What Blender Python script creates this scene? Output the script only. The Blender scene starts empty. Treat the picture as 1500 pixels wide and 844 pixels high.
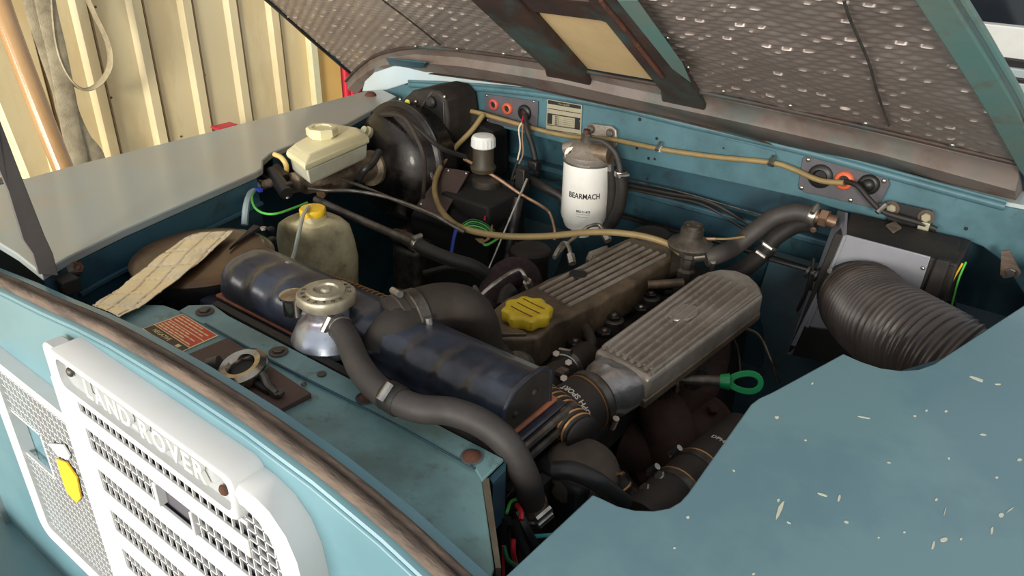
import bpy, math, random
from mathutils import Vector, Matrix
random.seed(7)
C = bpy.context.scene.collection
SC = bpy.context.scene

# ------------------------------------------------------------------ camera
F = 1116.27                                   # focal length in pixels of a 1500 px wide frame
AX = ((0.79678975, 0.30231141, -0.52319586),  # world axes seen from the camera (right, down, forward)
      (0.6037689, -0.36353243, 0.70944153),
      (0.02427361, -0.88116513, -0.47218514))
CAM = Vector((.615, -.297, .44))              # z = 0 is the level of the wing tops, the floor lies at -1.10
cd = bpy.data.cameras.new('camera'); cam = bpy.data.objects.new('camera', cd); C.objects.link(cam)
cd.sensor_fit = 'HORIZONTAL'; cd.sensor_width = 36; cd.lens = F / 1500 * 36
cd.clip_start = .02
cam.matrix_world = Matrix(((AX[0][0], -AX[0][1], -AX[0][2], CAM.x), (AX[1][0], -AX[1][1], -AX[1][2], CAM.y),
                           (AX[2][0], -AX[2][1], -AX[2][2], CAM.z), (0, 0, 0, 1)))
SC.camera = cam
# ------------------------------------------------------------------ light
w = bpy.data.worlds.new('sky'); SC.world = w; w.use_nodes = True
bg = w.node_tree.nodes['Background']; bg.inputs[0].default_value = (.93, .96, 1, 1); bg.inputs[1].default_value = .62
def area(name, loc, target, sx, sy, power, col):
    l = bpy.data.lights.new(name, 'AREA'); l.shape = 'RECTANGLE'; l.size = sx; l.size_y = sy; l.energy = power; l.color = col
    o = bpy.data.objects.new(name, l); C.objects.link(o); o.location = loc
    o.rotation_euler = (Vector(target) - Vector(loc)).to_track_quat('-Z', 'Y').to_euler(); return o
area('open_garage_door', (-.8, -3.6, .1), (-.3, 0, -.1), 3.6, 2.3, 185, (1, .97, .92))
sun = bpy.data.lights.new('sun', 'SUN'); sun.energy = 2.2; sun.angle = math.radians(12); sun.color = (1, .93, .8)
so = bpy.data.objects.new('sun', sun); C.objects.link(so); so.rotation_euler = Vector((-.40, .84, -.24)).to_track_quat('-Z', 'Y').to_euler()
SC.view_settings.view_transform = 'Standard'; SC.view_settings.look = 'None'
SC.view_settings.exposure = 0.12; SC.view_settings.gamma = 1; SC.view_settings.use_curve_mapping = False

# ------------------------------------------------------------------ measuring helpers
def ray(px, py):
    c = (px - 750, py - 422, F)
    return Vector(tuple(sum(a * b for a, b in zip(r, c)) for r in AX))
def Z(px, py, z): r = ray(px, py); return CAM + r * ((z - CAM.z) / r.z)       # point of the world plane z
def Y(px, py, y): r = ray(px, py); return CAM + r * ((y - CAM.y) / r.y)       # point of the world plane y
def X(px, py, x): r = ray(px, py); return CAM + r * ((x - CAM.x) / r.x)
def Zs(z, *pts): return [Z(a, b, z) for a, b in pts]
def Ys(y, *pts): return [Y(a, b, y) for a, b in pts]
def ZZ(*pts): return [Z(*p) for p in pts]
def YY(*pts): return [Y(*p) for p in pts]

# ------------------------------------------------------------------ materials
MATS = {}
def srgb(c): return tuple((v / 255 / 12.92) if v / 255 <= .04045 else ((v / 255 + .055) / 1.055) ** 2.4 for v in c)
def mat(name, col, rough=.5, metal=0, col2=None, scale=20, amt=.5, thr=.5, bump=.0, bscale=60, col3=None, s3=60, thr3=.62,
        stretch=(1, 1, 1), coat=0, spec=.5, trans=0, soft=.12, rvar=.0, alpha=1):
    m = bpy.data.materials.new(name); m.use_nodes = True; nt = m.node_tree; N = nt.nodes; L = nt.links
    b = N['Principled BSDF']; b.inputs['Roughness'].default_value = rough; b.inputs['Metallic'].default_value = metal
    b.inputs['Coat Weight'].default_value = coat; b.inputs['Coat Roughness'].default_value = .12
    b.inputs['Specular IOR Level'].default_value = spec; b.inputs['Transmission Weight'].default_value = trans; b.inputs['Alpha'].default_value = alpha
    tc = N.new('ShaderNodeTexCoord'); mp = N.new('ShaderNodeMapping'); mp.inputs['Scale'].default_value = stretch
    L.new(tc.outputs['Object'], mp.inputs[0])
    rgb = N.new('ShaderNodeRGB'); rgb.outputs[0].default_value = (*srgb(col), 1); out = rgb.outputs[0]
    def layer(out, c, sc, th, am, det=6):
        n = N.new('ShaderNodeTexNoise'); n.inputs['Scale'].default_value = sc; n.inputs['Detail'].default_value = det; n.inputs['Roughness'].default_value = .65
        L.new(mp.outputs[0], n.inputs['Vector'])
        r = N.new('ShaderNodeMapRange'); r.inputs[1].default_value = th - soft; r.inputs[2].default_value = th + soft; r.inputs[4].default_value = am
        L.new(n.outputs[0], r.inputs[0])
        mx = N.new('ShaderNodeMix'); mx.data_type = 'RGBA'; L.new(r.outputs[0], mx.inputs[0]); L.new(out, mx.inputs[6]); mx.inputs[7].default_value = (*srgb(c), 1)
        return mx.outputs[2], r.outputs[0]
    if col2:
        out, fac = layer(out, col2, scale, thr, amt)
        if rvar:
            a = N.new('ShaderNodeMath'); a.operation = 'MULTIPLY_ADD'; L.new(fac, a.inputs[0]); a.inputs[1].default_value = rvar; a.inputs[2].default_value = rough; L.new(a.outputs[0], b.inputs['Roughness'])
    if col3: out, _ = layer(out, col3, s3, thr3, 1)
    L.new(out, b.inputs['Base Color'])
    if bump:
        n = N.new('ShaderNodeTexNoise'); n.inputs['Scale'].default_value = bscale; n.inputs['Detail'].default_value = 5; L.new(mp.outputs[0], n.inputs['Vector'])
        bm_ = N.new('ShaderNodeBump'); bm_.inputs['Strength'].default_value = bump; bm_.inputs['Distance'].default_value = .004
        L.new(n.outputs[0], bm_.inputs['Height']); L.new(bm_.outputs[0], b.inputs['Normal'])
    MATS[name] = m; return m
TEAL = mat('teal_paint', (98, 136, 146), .34, col2=(108, 146, 154), scale=3, amt=.7, col3=(128, 142, 130), s3=55, thr3=.74, soft=.05, bump=.04, bscale=9, coat=.25)
WINGM = mat('wing_paint', (100, 134, 144), .36, col2=(110, 144, 150), scale=2.5, amt=.8, col3=(150, 156, 140), s3=70, thr3=.755, soft=.03, bump=.03, bscale=9, coat=.2)
FARW = mat('wing_paint_reflected_grey', (154, 156, 150), .26, col2=(146, 160, 162), scale=3, amt=.7, col3=(170, 168, 155), s3=60, thr3=.74, soft=.04, bump=.03, coat=.35)  # reflection of the cladding painted in as grey over the wing colour
TEALD = mat('teal_paint_shaded_grimy', (42, 78, 92), .5, col2=(30, 42, 46), scale=7, amt=.75, thr=.58, col3=(28, 30, 28), s3=26, thr3=.68, bump=.08)  # grimy teal, base also darkened as the shade inside the bay
TEALB = mat('teal_paint_band', (76, 112, 122), .4, col2=(44, 72, 78), scale=9, amt=.6, thr=.6, col3=(70, 62, 48), s3=50, thr3=.74, bump=.05)
SLAM = mat('slam_paint', (112, 146, 148), .45, col2=(80, 96, 88), scale=9, amt=.7, thr=.55, col3=(70, 66, 52), s3=42, thr3=.69, bump=.08)
LBLUE = mat('pale_blue_paint', (172, 192, 204), .3, col2=(170, 168, 150), scale=4)  # tan mottling stands in for tan reflections on the scuttle
EDGE = mat('bare_edge', (120, 112, 95), .5, .4, col2=(80, 60, 45), scale=30)
RUST = mat('rusty_steel', (98, 60, 44), .8, .1, col2=(62, 40, 32), scale=22, amt=.9, col3=(120, 70, 45), s3=50, thr3=.6, bump=.4)
RUSTT = mat('rusted_seam', (164, 98, 66), .7, .1, col2=(60, 52, 54), scale=18, amt=.7, bump=.3)
BROWN = mat('primer_brown', (84, 62, 54), .6, col2=(60, 44, 38), scale=12, bump=.1)
BRACE = mat('bonnet_brace_paint', (44, 36, 34), .6, col2=(66, 44, 36), scale=10, amt=.8, col3=(50, 78, 76), s3=9, thr3=.62, bump=.1)
BONT = mat('bonnet_frame_paint', (82, 114, 110), .5, col2=(108, 112, 100), scale=8, amt=.6, thr=.54, col3=(92, 66, 50), s3=14, thr3=.7, bump=.1)
CHAN = mat('bonnet_channel_paint', (112, 102, 96), .55, col2=(76, 54, 46), scale=9, amt=.7, thr=.58, col3=(80, 100, 98), s3=8, thr3=.66, bump=.12)
FOIL = mat('embossed_foil', (206, 195, 188), .40, .85, col2=(160, 146, 138), scale=4, amt=.7, rvar=.15)
FOILW = mat('foil_tape', (232, 224, 204), .24, .6, col2=(232, 212, 168), scale=14, amt=.7)
CREAMB = mat('bare_board', (186, 162, 120), .8, col2=(166, 140, 100), scale=8, bump=.1)
BLACK = mat('black_plastic', (24, 24, 26), .45, col2=(40, 38, 36), scale=20, amt=.6)
BLACKD = mat('black_dusty', (26, 24, 23), .7, col2=(52, 45, 38), scale=14, amt=.7, bump=.15)
BLACKG = mat('black_gloss_paint', (12, 11, 13), .24, col2=(34, 28, 25), scale=14, amt=.9, thr=.52, rvar=.4, bump=.25, bscale=34, coat=.15)
BLACKP = mat('deep_black_paint', (13, 12, 12), .8, col2=(24, 21, 20), scale=16)  # darkened so that lit tops still look shaded
RADM = mat('radiator_black_paint', (52, 58, 72), .28, col2=(30, 28, 30), scale=10, amt=.9, thr=.5, col3=(110, 74, 50), s3=16, thr3=.73, bump=.12, coat=.1)
SOLDER = mat('bare_solder', (168, 176, 190), .3, .7, col2=(120, 80, 62), scale=26, amt=.8, thr=.56, bump=.1)
RUBBER = mat('rubber_hose', (52, 49, 48), .6, col2=(70, 64, 60), scale=30, amt=.5, bump=.08, bscale=200)
RUBBERD = mat('rubber_dark', (28, 26, 26), .62, col2=(46, 42, 38), scale=20, amt=.6, bump=.1)
RUBBERB = mat('rubber_brown', (42, 36, 32), .68, col2=(60, 50, 42), scale=20, amt=.6, bump=.15)
SEAL = mat('worn_rubber_seal', (112, 96, 82), .85, col2=(72, 62, 56), scale=34, amt=.9, bump=.5, bscale=120, stretch=(.4, 2, 2))
ALU = mat('cast_aluminium', (166, 158, 150), .4, .5, col2=(124, 112, 100), scale=14, amt=.7, bump=.2, bscale=220, col3=(170, 166, 160), s3=60, thr3=.66)
ALUD = mat('oily_cast_aluminium', (124, 108, 88), .42, .3, col2=(70, 58, 46), scale=12, amt=.9, bump=.25, bscale=180)
ALUB = mat('bright_aluminium', (170, 170, 174), .35, .8, col2=(120, 112, 104), scale=16, amt=.7, bump=.2, bscale=120)
STEEL = mat('zinc_steel', (186, 184, 178), .3, .9, col2=(110, 100, 86), scale=60, amt=.6)
DSTEEL = mat('dull_steel', (104, 100, 94), .45, .7, col2=(64, 56, 48), scale=40, amt=.8)
CHROME = mat('worn_chrome', (170, 162, 150), .18, 1, col2=(110, 90, 50), scale=30, amt=.7, thr=.55)
BRASS = mat('brass_fitting', (134, 108, 90), .4, .6, col2=(84, 62, 50), scale=40)
COPPER = mat('copper_pipe', (190, 156, 128), .35, .5, col2=(120, 90, 72), scale=50)
COPRING = mat('copper_ring', (176, 128, 80), .35, .6)
CAPM = mat('grubby_radiator_cap', (176, 170, 150), .4, .5, col2=(130, 120, 98), scale=30, amt=.7, bump=.1)
YEL = mat('yellow_plastic', (222, 190, 44), .4, col2=(150, 118, 30), scale=24, amt=.6, thr=.6)
YEL2 = mat('bright_yellow_plastic', (240, 196, 40), .35, col2=(226, 180, 50), scale=20)
GREEN = mat('green_plastic', (16, 138, 78), .35)
WHITE = mat('white_painted_metal', (228, 228, 224), .35, col2=(206, 202, 190), scale=16, amt=.5, thr=.6)
WHITEP = mat('white_plastic', (222, 224, 222), .4)
GRILLEM = mat('white_grille_plastic', (200, 202, 203), .45, col2=(194, 194, 188), scale=14, amt=.5)
BADGE = mat('grille_badge_plate', (168, 172, 172), .4, .3, col2=(196, 198, 198), scale=16)
CREAMP = mat('cream_plastic', (222, 216, 178), .4, col2=(206, 196, 150), scale=14)
MILKY = mat('milky_plastic', (206, 206, 188), .4, col2=(170, 160, 130), scale=12)
BOTTLE = mat('grubby_bottle_plastic', (206, 196, 158), .45, col2=(122, 104, 70), scale=9, amt=.9, thr=.53, col3=(90, 74, 48), s3=22, thr3=.7)
CLEAR = mat('clear_tube', (200, 206, 196), .2, trans=.5)
TUBEG = mat('grey_translucent_tube', (160, 176, 182), .3)
PALEY = mat('pale_yellow_tube', (222, 190, 120), .4)
BEIGE = mat('beige_conduit', (146, 126, 84), .5, col2=(112, 96, 66), scale=24)
GREYP = mat('grey_painted_plate', (146, 148, 156), .4, .2, col2=(126, 126, 134), scale=10)
PLATEG = mat('grey_blanking_plate', (86, 84, 90), .6, col2=(66, 62, 64), scale=22)
ORANGE = mat('orange_grommet', (204, 96, 62), .55)
PINKG = mat('pinkish_grommet', (186, 86, 76), .55)
TIN = mat('id_plate_metal', (178, 172, 148), .4, .4, col2=(150, 142, 118), scale=30)
INK = mat('black_ink', (20, 18, 18), .6)
REDL = mat('red_label', (196, 64, 44), .45)
CREAML = mat('cream_label_print', (226, 200, 150), .5)
BRNL = mat('brown_label', (64, 46, 24), .5)
SIDING = mat('cream_cladding', (230, 212, 166), .35, col2=(216, 192, 142), scale=4, amt=.7, stretch=(1, 1, .35), col3=(140, 118, 84), s3=9, thr3=.72, soft=.05, coat=.1)
SIDED = mat('cladding_joint', (150, 122, 84), .6)
WOOD = mat('varnished_timber', (182, 144, 98), .2, col2=(156, 116, 72), scale=12, amt=.7, stretch=(1, 1, .2), bump=.3, bscale=30, coat=.6)
STRAP = mat('webbing_strap', (184, 172, 142), .8, col2=(130, 116, 92), scale=16, amt=.7, bump=.3, bscale=300)
YBOARD = mat('ochre_board', (224, 182, 104), .6, col2=(212, 168, 92), scale=6)
RED = mat('red_plastic', (210, 44, 66), .4)
CONC = mat('concrete', (120, 116, 108), .85, col2=(96, 92, 84), scale=4, bump=.2)
DUCT = mat('duct_black', (74, 66, 62), .35, .2, col2=(44, 40, 38), scale=12, amt=.6)
GLASS = mat('windscreen_glass', (30, 34, 40), .06, spec=.8)
BLUEW = mat('blue_wire', (40, 70, 170), .4); GRNW = mat('green_wire', (90, 190, 80), .4); REDW = mat('red_wire', (200, 40, 50), .4)
TAN = mat('tan_wire', (150, 116, 90), .5); WHW = mat('white_wire', (216, 206, 190), .4); CYAN = mat('cyan_wire', (90, 190, 190), .4)
FOAM = mat('purple_brown_foam', (62, 44, 46), .95, col2=(38, 26, 28), scale=120, amt=.8, bump=.9, bscale=260)
BRNP = mat('brown_cover_plate', (74, 60, 58), .5, .2, col2=(56, 46, 44), scale=20)
STRUT = mat('stay_grey_paint', (86, 82, 80), .5, .2, col2=(110, 104, 100), scale=8, amt=.6)
RUSTM = mat('manifold_rust', (74, 50, 42), .85, .1, col2=(48, 34, 30), scale=18, amt=.9, col3=(104, 58, 44), s3=34, thr3=.66, bump=.4)
ALUM = mat('grimy_casting', (146, 130, 108), .5, .1, col2=(84, 72, 60), scale=26, amt=.9, bump=.3, bscale=120)
STICKY = mat('yellow_sticker', (236, 224, 90), .5)

# ------------------------------------------------------------------ object helpers
ORG = {}
def tag(o, label=None, cat=None, group=None, kind=None):
    if label: o['label'] = label
    if cat: o['category'] = cat
    if group: o['group'] = group
    if kind: o['kind'] = kind
    return o
def T(name, label, cat, loc, group=None):
    o = bpy.data.objects.new(name, None); C.objects.link(o); o.location = loc; o.empty_display_size = .02
    ORG[o.name] = Vector(loc); return tag(o, label, cat, group)
def link(name, me, m, parent=None, smooth=40, bevel=0, bseg=2, org=None):
    if org is None:
        org = ORG[parent.name] if parent else sum((v.co for v in me.vertices), Vector()) / max(1, len(me.vertices))
    org = Vector(org)
    me.transform(Matrix.Translation(-org))
    me.polygons.foreach_set('use_smooth', [True] * len(me.polygons)); me.set_sharp_from_angle(angle=math.radians(smooth))
    if m: me.materials.append(m)
    o = bpy.data.objects.new(name, me); C.objects.link(o); ORG[o.name] = org
    if parent: o.parent = parent; o.location = org - ORG[parent.name]
    else: o.location = org
    if bevel:
        b = o.modifiers.new('bevel', 'BEVEL'); b.width = bevel; b.segments = bseg; b.limit_method = 'ANGLE'; b.angle_limit = math.radians(35)
    return o
class MB:
    def __init__(s): s.v = []; s.f = []
    def slab(s, pts, vec):
        n = len(s.v); k = len(pts); vec = Vector(vec)
        nrm = Vector((0, 0, 0))
        for i in range(k): nrm += Vector(pts[i]).cross(Vector(pts[(i + 1) % k]))
        pts = [Vector(p) for p in pts]
        if nrm.dot(vec) > 0: pts = pts[::-1]
        s.v += pts + [p + vec for p in pts]
        s.f.append(tuple(range(n, n + k))); s.f.append(tuple(range(n + 2 * k - 1, n + k - 1, -1)))
        for i in range(k): j = (i + 1) % k; s.f.append((n + i, n + k + i, n + k + j, n + j))
        return s
    def box(s, c, sz, ax=None):
        c = Vector(c); ax = ax or (Vector((1, 0, 0)), Vector((0, 1, 0)), Vector((0, 0, 1)))
        a, b, d = [Vector(q) * (t / 2) for q, t in zip(ax, sz)]
        return s.slab([c - a - b - d, c + a - b - d, c + a + b - d, c - a + b - d], d * 2)
    def rings(s, rings, cap=True, closed=True):
        n = len(s.v); k = len(rings[0])
        for r in rings: s.v += [Vector(p) for p in r]
        for i in range(len(rings) - 1):
            for j in range(k if closed else k - 1):
                a = n + i * k + j; b = n + i * k + (j + 1) % k; s.f.append((a, b, b + k, a + k))
        if cap: s.f.append(tuple(range(n + k - 1, n - 1, -1))); m = n + (len(rings) - 1) * k; s.f.append(tuple(range(m, m + k)))
        return s
    def lathe(s, p, axis, prof, n=28, cap=True, lob=None):
        p = Vector(p); a = Vector(axis).normalized(); u = a.orthogonal().normalized(); w = a.cross(u)
        R = []
        for r, h in prof:
            R.append([p + a * h + (u * math.cos(t) + w * math.sin(t)) * (r * (lob(t) if lob else 1)) for t in [2 * math.pi * i / n for i in range(n)]])
        return s.rings(R, cap)
    def cyl(s, a, b, r0, r1=None, n=20):
        a = Vector(a); b = Vector(b); return s.lathe(a, b - a, [(r0, 0), (r0 if r1 is None else r1, (b - a).length)], n)
    def tube(s, pts, r, n=12, per=8, rf=None, flat=None, raw=False, cap=True):
        P = [Vector(p) for p in pts]
        if not raw and len(P) > 1: P = spline(P, per)
        L = [0]
        for i in range(1, len(P)): L.append(L[-1] + (P[i] - P[i - 1]).length)
        T0 = (P[1] - P[0]).normalized(); u = (Vector(flat[0]) if flat else T0.orthogonal()); u = (u - T0 * u.dot(T0)).normalized()
        R = []
        for i, p in enumerate(P):
            t = ((P[min(i + 1, len(P) - 1)] - P[max(i - 1, 0)])).normalized()
            u = (u - t * u.dot(t)).normalized(); w = t.cross(u)
            rr = rf(L[i], L[-1]) if rf else r
            R.append([p + (u * math.cos(a) * rr + w * math.sin(a) * (rr * flat[1] if flat else rr)) for a in [2 * math.pi * k / n for k in range(n)]])
        return s.rings(R, cap)
    def build(s, name, m, parent=None, **k):
        me = bpy.data.meshes.new(name); me.from_pydata([tuple(v) for v in s.v], [], s.f); me.update()
        import bmesh
        bm = bmesh.new(); bm.from_mesh(me); bmesh.ops.recalc_face_normals(bm, faces=bm.faces); bm.to_mesh(me); bm.free()
        return link(name, me, m, parent, **k)
def spline(P, per):
    out = []
    Q = [P[0] * 2 - P[1]] + P + [P[-1] * 2 - P[-2]]
    for i in range(1, len(Q) - 2):
        a, b, c, d = Q[i - 1:i + 3]
        for k in range(per):
            t = k / per
            out.append(.5 * ((2 * b) + (c - a) * t + (2 * a - 5 * b + 4 * c - d) * t * t + (3 * b - a - 3 * c + d) * t ** 3))
    out.append(P[-1]); return out
def resample(P, step):
    P = spline([Vector(p) for p in P], 16); out = [P[0]]; acc = 0
    for i in range(1, len(P)):
        seg = (P[i] - P[i - 1]).length; pos = 0
        while acc + seg - pos >= step:
            pos += step - acc; acc = 0; out.append(P[i - 1].lerp(P[i], pos / seg))
        acc += seg - pos
    return out
def slab(name, m, parent, pts, vec, **k): return MB().slab(pts, vec).build(name, m, parent, **k)
def cyl(name, m, parent, a, b, r0, r1=None, n=20, **k): return MB().cyl(a, b, r0, r1, n).build(name, m, parent, **k)
def lathe(name, m, parent, p, ax, prof, n=28, lob=None, cap=True, **k): return MB().lathe(p, ax, prof, n, cap, lob).build(name, m, parent, **k)
def tube(name, m, parent, pts, r, n=12, per=8, rf=None, flat=None, **k): return MB().tube(pts, r, n, per, rf, flat).build(name, m, parent, **k)
def box(name, m, parent, c, sz, ax=None, **k): return MB().box(c, sz, ax).build(name, m, parent, **k)
UNIT = {}
def unit(kind):
    if kind not in UNIT:
        b = MB()
        if kind == 'hex': b.lathe((0, 0, 0), (0, 0, 1), [(1, 0), (1, .55), (.85, .7)], 6)
        if kind == 'dome': b.lathe((0, 0, 0), (0, 0, 1), [(1, 0), (.95, .3), (.6, .6), (.1, .7)], 12)
        if kind == 'washer': b.lathe((0, 0, 0), (0, 0, 1), [(1, 0), (1, .12), (.5, .14)], 16)
        if kind == 'disc': b.lathe((0, 0, 0), (0, 0, 1), [(1, 0), (1, .05)], 16)
        me = bpy.data.meshes.new(kind); me.from_pydata([tuple(v) for v in b.v], [], b.f); me.update()
        me.polygons.foreach_set('use_smooth', [True] * len(me.polygons)); me.set_sharp_from_angle(angle=math.radians(40)); UNIT[kind] = me
    return UNIT[kind]
UM = {}
def bolt(parent, p, d, r, m, kind='hex', name='bolt'):
    key = (kind, m.name)
    if key not in UM: me = unit(kind).copy(); me.materials.append(m); UM[key] = me
    o = bpy.data.objects.new(name, UM[key]); C.objects.link(o); o.parent = parent
    o.location = Vector(p) - ORG[parent.name]; o.rotation_euler = Vector(d).to_track_quat('Z', 'Y').to_euler(); o.scale = (r, r, r); ORG[o.name] = Vector(p); return o
def clamp(parent, p, d, r, m, wd=.011, name='hose_clamp', sd=None):
    p = Vector(p); d = Vector(d).normalized()
    b = lathe(name, m, parent, p - d * wd / 2, d, [(r, 0), (r * 1.05, .001), (r * 1.05, wd - .001), (r, wd)], 24)
    sd = Vector(sd) if sd else Vector((-.3, -.6, .8)); sd = (sd - d * sd.dot(d)).normalized(); q = sd.cross(d)
    c = p + sd * r * 1.15
    cyl('screw', STEEL, b, c - q * .009, c + q * .009, .0042, n=8); return b
def textmesh(txt, size, ext=.0004, align='CENTER', sx=1.0, off=0.0):
    cu = bpy.data.curves.new('t', 'FONT'); cu.body = txt; cu.size = size; cu.extrude = ext; cu.offset = off; cu.align_x = align; cu.align_y = 'CENTER'; cu.resolution_u = 3
    ob = bpy.data.objects.new('t', cu); C.objects.link(ob); bpy.context.view_layer.update()
    dg = bpy.context.evaluated_depsgraph_get(); me = bpy.data.meshes.new_from_object(ob.evaluated_get(dg))
    bpy.data.objects.remove(ob); me.materials.clear()
    for v in me.vertices: v.co.x *= sx
    return me
def text(name, txt, size, o, right, up, m, parent, ext=.0004, sx=1.0, bold=0):
    me = textmesh(txt, size, ext, sx=sx); r = Vector(right).normalized(); u = Vector(up); u = (u - r * u.dot(r)).normalized(); n = r.cross(u)
    M = Matrix((r, u, n)).transposed().to_4x4(); M.translation = Vector(o); me.transform(M)
    return link(name, me, m, parent)
def wraptext(name, txt, size, c, axis, face, R, m, parent, up=None, sx=1.0):
    """lettering laid round a cylinder; up = reading direction of the letters' tops"""
    me = textmesh(txt, size, .0003, sx=sx, off=size * .018); a = Vector(axis).normalized(); f = Vector(face); f = (f - a * f.dot(a)).normalized(); s = a.cross(f)
    c = Vector(c)
    for v in me.vertices:
        th = v.co.x / R; v.co = c + a * v.co.y + (f * math.cos(th) + s * math.sin(th)) * (R + v.co.z)
    return link(name, me, m, parent)
U = Vector((0, 0, 1))

# ------------------------------------------------------------------ setting
tag(box('floor', CONC, None, (0, .5, -1.12), (9, 8, .04), org=(0, .5, -1.12)), kind='structure')
wl = tag(box('wall_left', SIDING, None, (-2.06, -.2, .15), (.06, 4.0, 2.5), org=(-2.03, 0, 0)), kind='structure')
for i in range(21):                                        # folded ribs of the cladding sheets, every 183 mm
    y = .942 + .183 * (i - 16)
    q = [Vector((-2.03, y - .052, -1.1)), Vector((-2.012, y - .038, -1.1)), Vector((-2.012, y - .006, -1.1)), Vector((-2.03, y + .004, -1.1))]
    slab('cladding_rib', SIDING, wl, q, (0, 0, 2.5))
    box('joint', SIDED, wl, (-2.028, y + .007, .15), (.006, .006, 2.5))
for i in range(9):
    bolt(wl, X(*[(163, 77), (47, 78), (163, 143), (265, 200), (354, 128), (212, 30), (140, 10), (110, 200), (300, 110)][i], -2.028), (1, 0, 0), .004, DSTEEL, 'dome', 'screw')
tag(box('trim_1', CREAMP, None, (-2.02, 1.815, .15), (.05, .03, 2.5), org=(-2.02, 1.815, 0)), kind='structure')
b = tag(slab('ochre_board', YBOARD, None, [(-2.04, 1.83, -1.1), (-2.04, 1.965, -1.1), (-2.04, 1.965, 1.2), (-2.04, 1.83, 1.2)], (.02, 0, 0)),
    'ochre yellow board standing beyond the end of the cream cladding', 'board')
rb = T('red_cabinet', 'bright red cabinet edge showing right of the ochre board', 'cabinet', (-2.1, 2.2, -1.1))
box('body', RED, rb, (-2.16, 2.20, -.3), (.3, .44, 1.6), bevel=.01); box('door', RED, rb, (-2.0, 2.20, -.3), (.012, .40, 1.5), bevel=.004)
rx = T('red_crate', 'small red topped crate behind the wing against the cream cladding', 'crate', (-1.93, 1.25, -1.1))
p = X(328, 183, -1.93); box('lid', RED, rx, (p.x, p.y, p.z - .005), (.05, .085, .008), bevel=.002); box('body', PLATEG, rx, (p.x, p.y, (p.z - 1.1) / 2 - .010), (.048, .08, p.z + 1.08), bevel=.003)

# timber pole and webbing strap by the wall
pd = (X(90, 245, -1.5) - X(5, 10, -1.66)); p0 = X(5, 10, -1.66) - pd * 1.2; p1 = p0 + pd * ((p0.z + 1.1) / -pd.z)
tube('timber_pole', WOOD, None, [p0.lerp(p1, t / 7) + Vector((0, .006 * math.sin(t * 2), 0)) for t in range(8)], .026, n=18)
tag(bpy.data.objects['timber_pole'], 'varnished brown timber pole leaning against the cladding at the upper left', 'pole')
st = T('webbing_strap', 'worn cream webbing strap hanging in a long loop beside the timber pole', 'strap', X(110, 120, -1.9))
xx = -1.93
lp = [X(70, -120, xx), X(72, 0, xx), X(80, 70, xx), X(98, 112, xx), X(122, 131, xx), X(146, 122, xx), X(161, 95, xx), X(157, 60, xx), X(138, 20, xx), X(118, -30, xx), X(100, -120, xx)]
tube('loop', STRAP, st, lp, .018, n=10, per=8, flat=((1, 0, 0), .25))
for nm, pp, r in (('tail', [X(40, -120, xx), X(52, 0, xx), X(72, 70, xx), X(92, 130, xx), X(100, 165, xx), X(118, 205, xx), X(140, 236, xx), X(150, 300, xx)], .034), ('tail', [X(50, -120, xx + .01), X(66, 0, xx + .01), X(82, 70, xx + .01), X(96, 140, xx + .01), X(104, 190, xx + .01), X(116, 240, xx + .01), X(118, 300, xx + .01)], .03)):
    tube(nm, STRAP, st, pp, r, n=10, flat=((0, 1, 0), .14))
pk = T('cladding_offcut', 'narrow pale timber batten leaning beside the brown stain at far left', 'batten', X(30, 200, -1.6))
slab('batten', CREAMP, pk, [X(0, 150, -1.7), X(0, 175, -1.7), X(33, 262, -1.5), X(45, 262, -1.5)], (-.02, 0, 0))

# ------------------------------------------------------------------ far wing
IN_F = [(60, 400), (100, 376), (180, 337), (375, 252), (384, 246), (385, 234), (398, 223), (510, 180), (581, 141)]
fw = T('wing', 'far wing with reflected grey painted on its flat top below the cream cladding', 'car wing', Z(300, 250, 0), None)
inn = Zs(0, *IN_F)
top = Zs(0, (-170, 312), (35, 262), (120, 239), (300, 195), (500, 143), (535, 133), (560, 131)) + inn[::-1] + [Vector((-.42, .03, 0)), Vector((-.9, .03, 0))]
slab('top_panel', FARW, fw, top, (0, 0, -.012), bevel=.002)
mb = MB()
out = Vector((-.006, 0, 0))
mb.rings([[p, p + out * 1.0, p + out + Vector((0, 0, -.62)), p + Vector((0, 0, -.62))] for p in [Vector((inn[0].x - .01, .03, -.0122))] + [q - Vector((0, 0, .0122)) for q in inn[:4]]])
mb.build('inner_panel', TEALD, fw)
mb = MB(); o2 = Vector((-.10, 0, 0))
mb.rings([[p, p + out, p + out + Vector((0, 0, -.62)), p + Vector((0, 0, -.62))] for p in [inn[3] - Vector((0, 0, .0125)), inn[3] + o2 - Vector((0, 0, .0125)), inn[6] + o2 * .9 - Vector((0, 0, .0125)), inn[7] + o2 - Vector((0, 0, .0125)), Vector((-.62, 1.0, -.0125))]])
mb.build('servo_recess', TEALD, fw)
fl = MB(); q = [inn[6], inn[7], inn[8]]
fl.rings([[p + Vector((0, 0, -.0125)), p + Vector((-.003, 0, -.0125)), p + Vector((-.003, 0, -.045)), p + Vector((0, 0, -.045))] for p in q]); fl.build('flange', TEALD, fw)
ou = Zs(0, (-170, 312), (35, 262), (120, 239), (300, 195), (500, 143), (535, 133))
mb = MB(); mb.rings([[p + Vector((.003, 0, -.0125)), p + Vector((-.02, 0, -.0125)), p + Vector((-.03, 0, -.7)), p + Vector((-.01, 0, -.7))] for p in ou]); mb.build('outer_panel', FARW, fw)
bolt(fw, Z(543, 140, 0), U, .013, RUST, 'dome'); 
ridge = [q + Vector((.004, 0, -.055)) for q in inn[1:4]]
tube('seam', TEALD, fw, ridge, .004, n=6)

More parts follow.
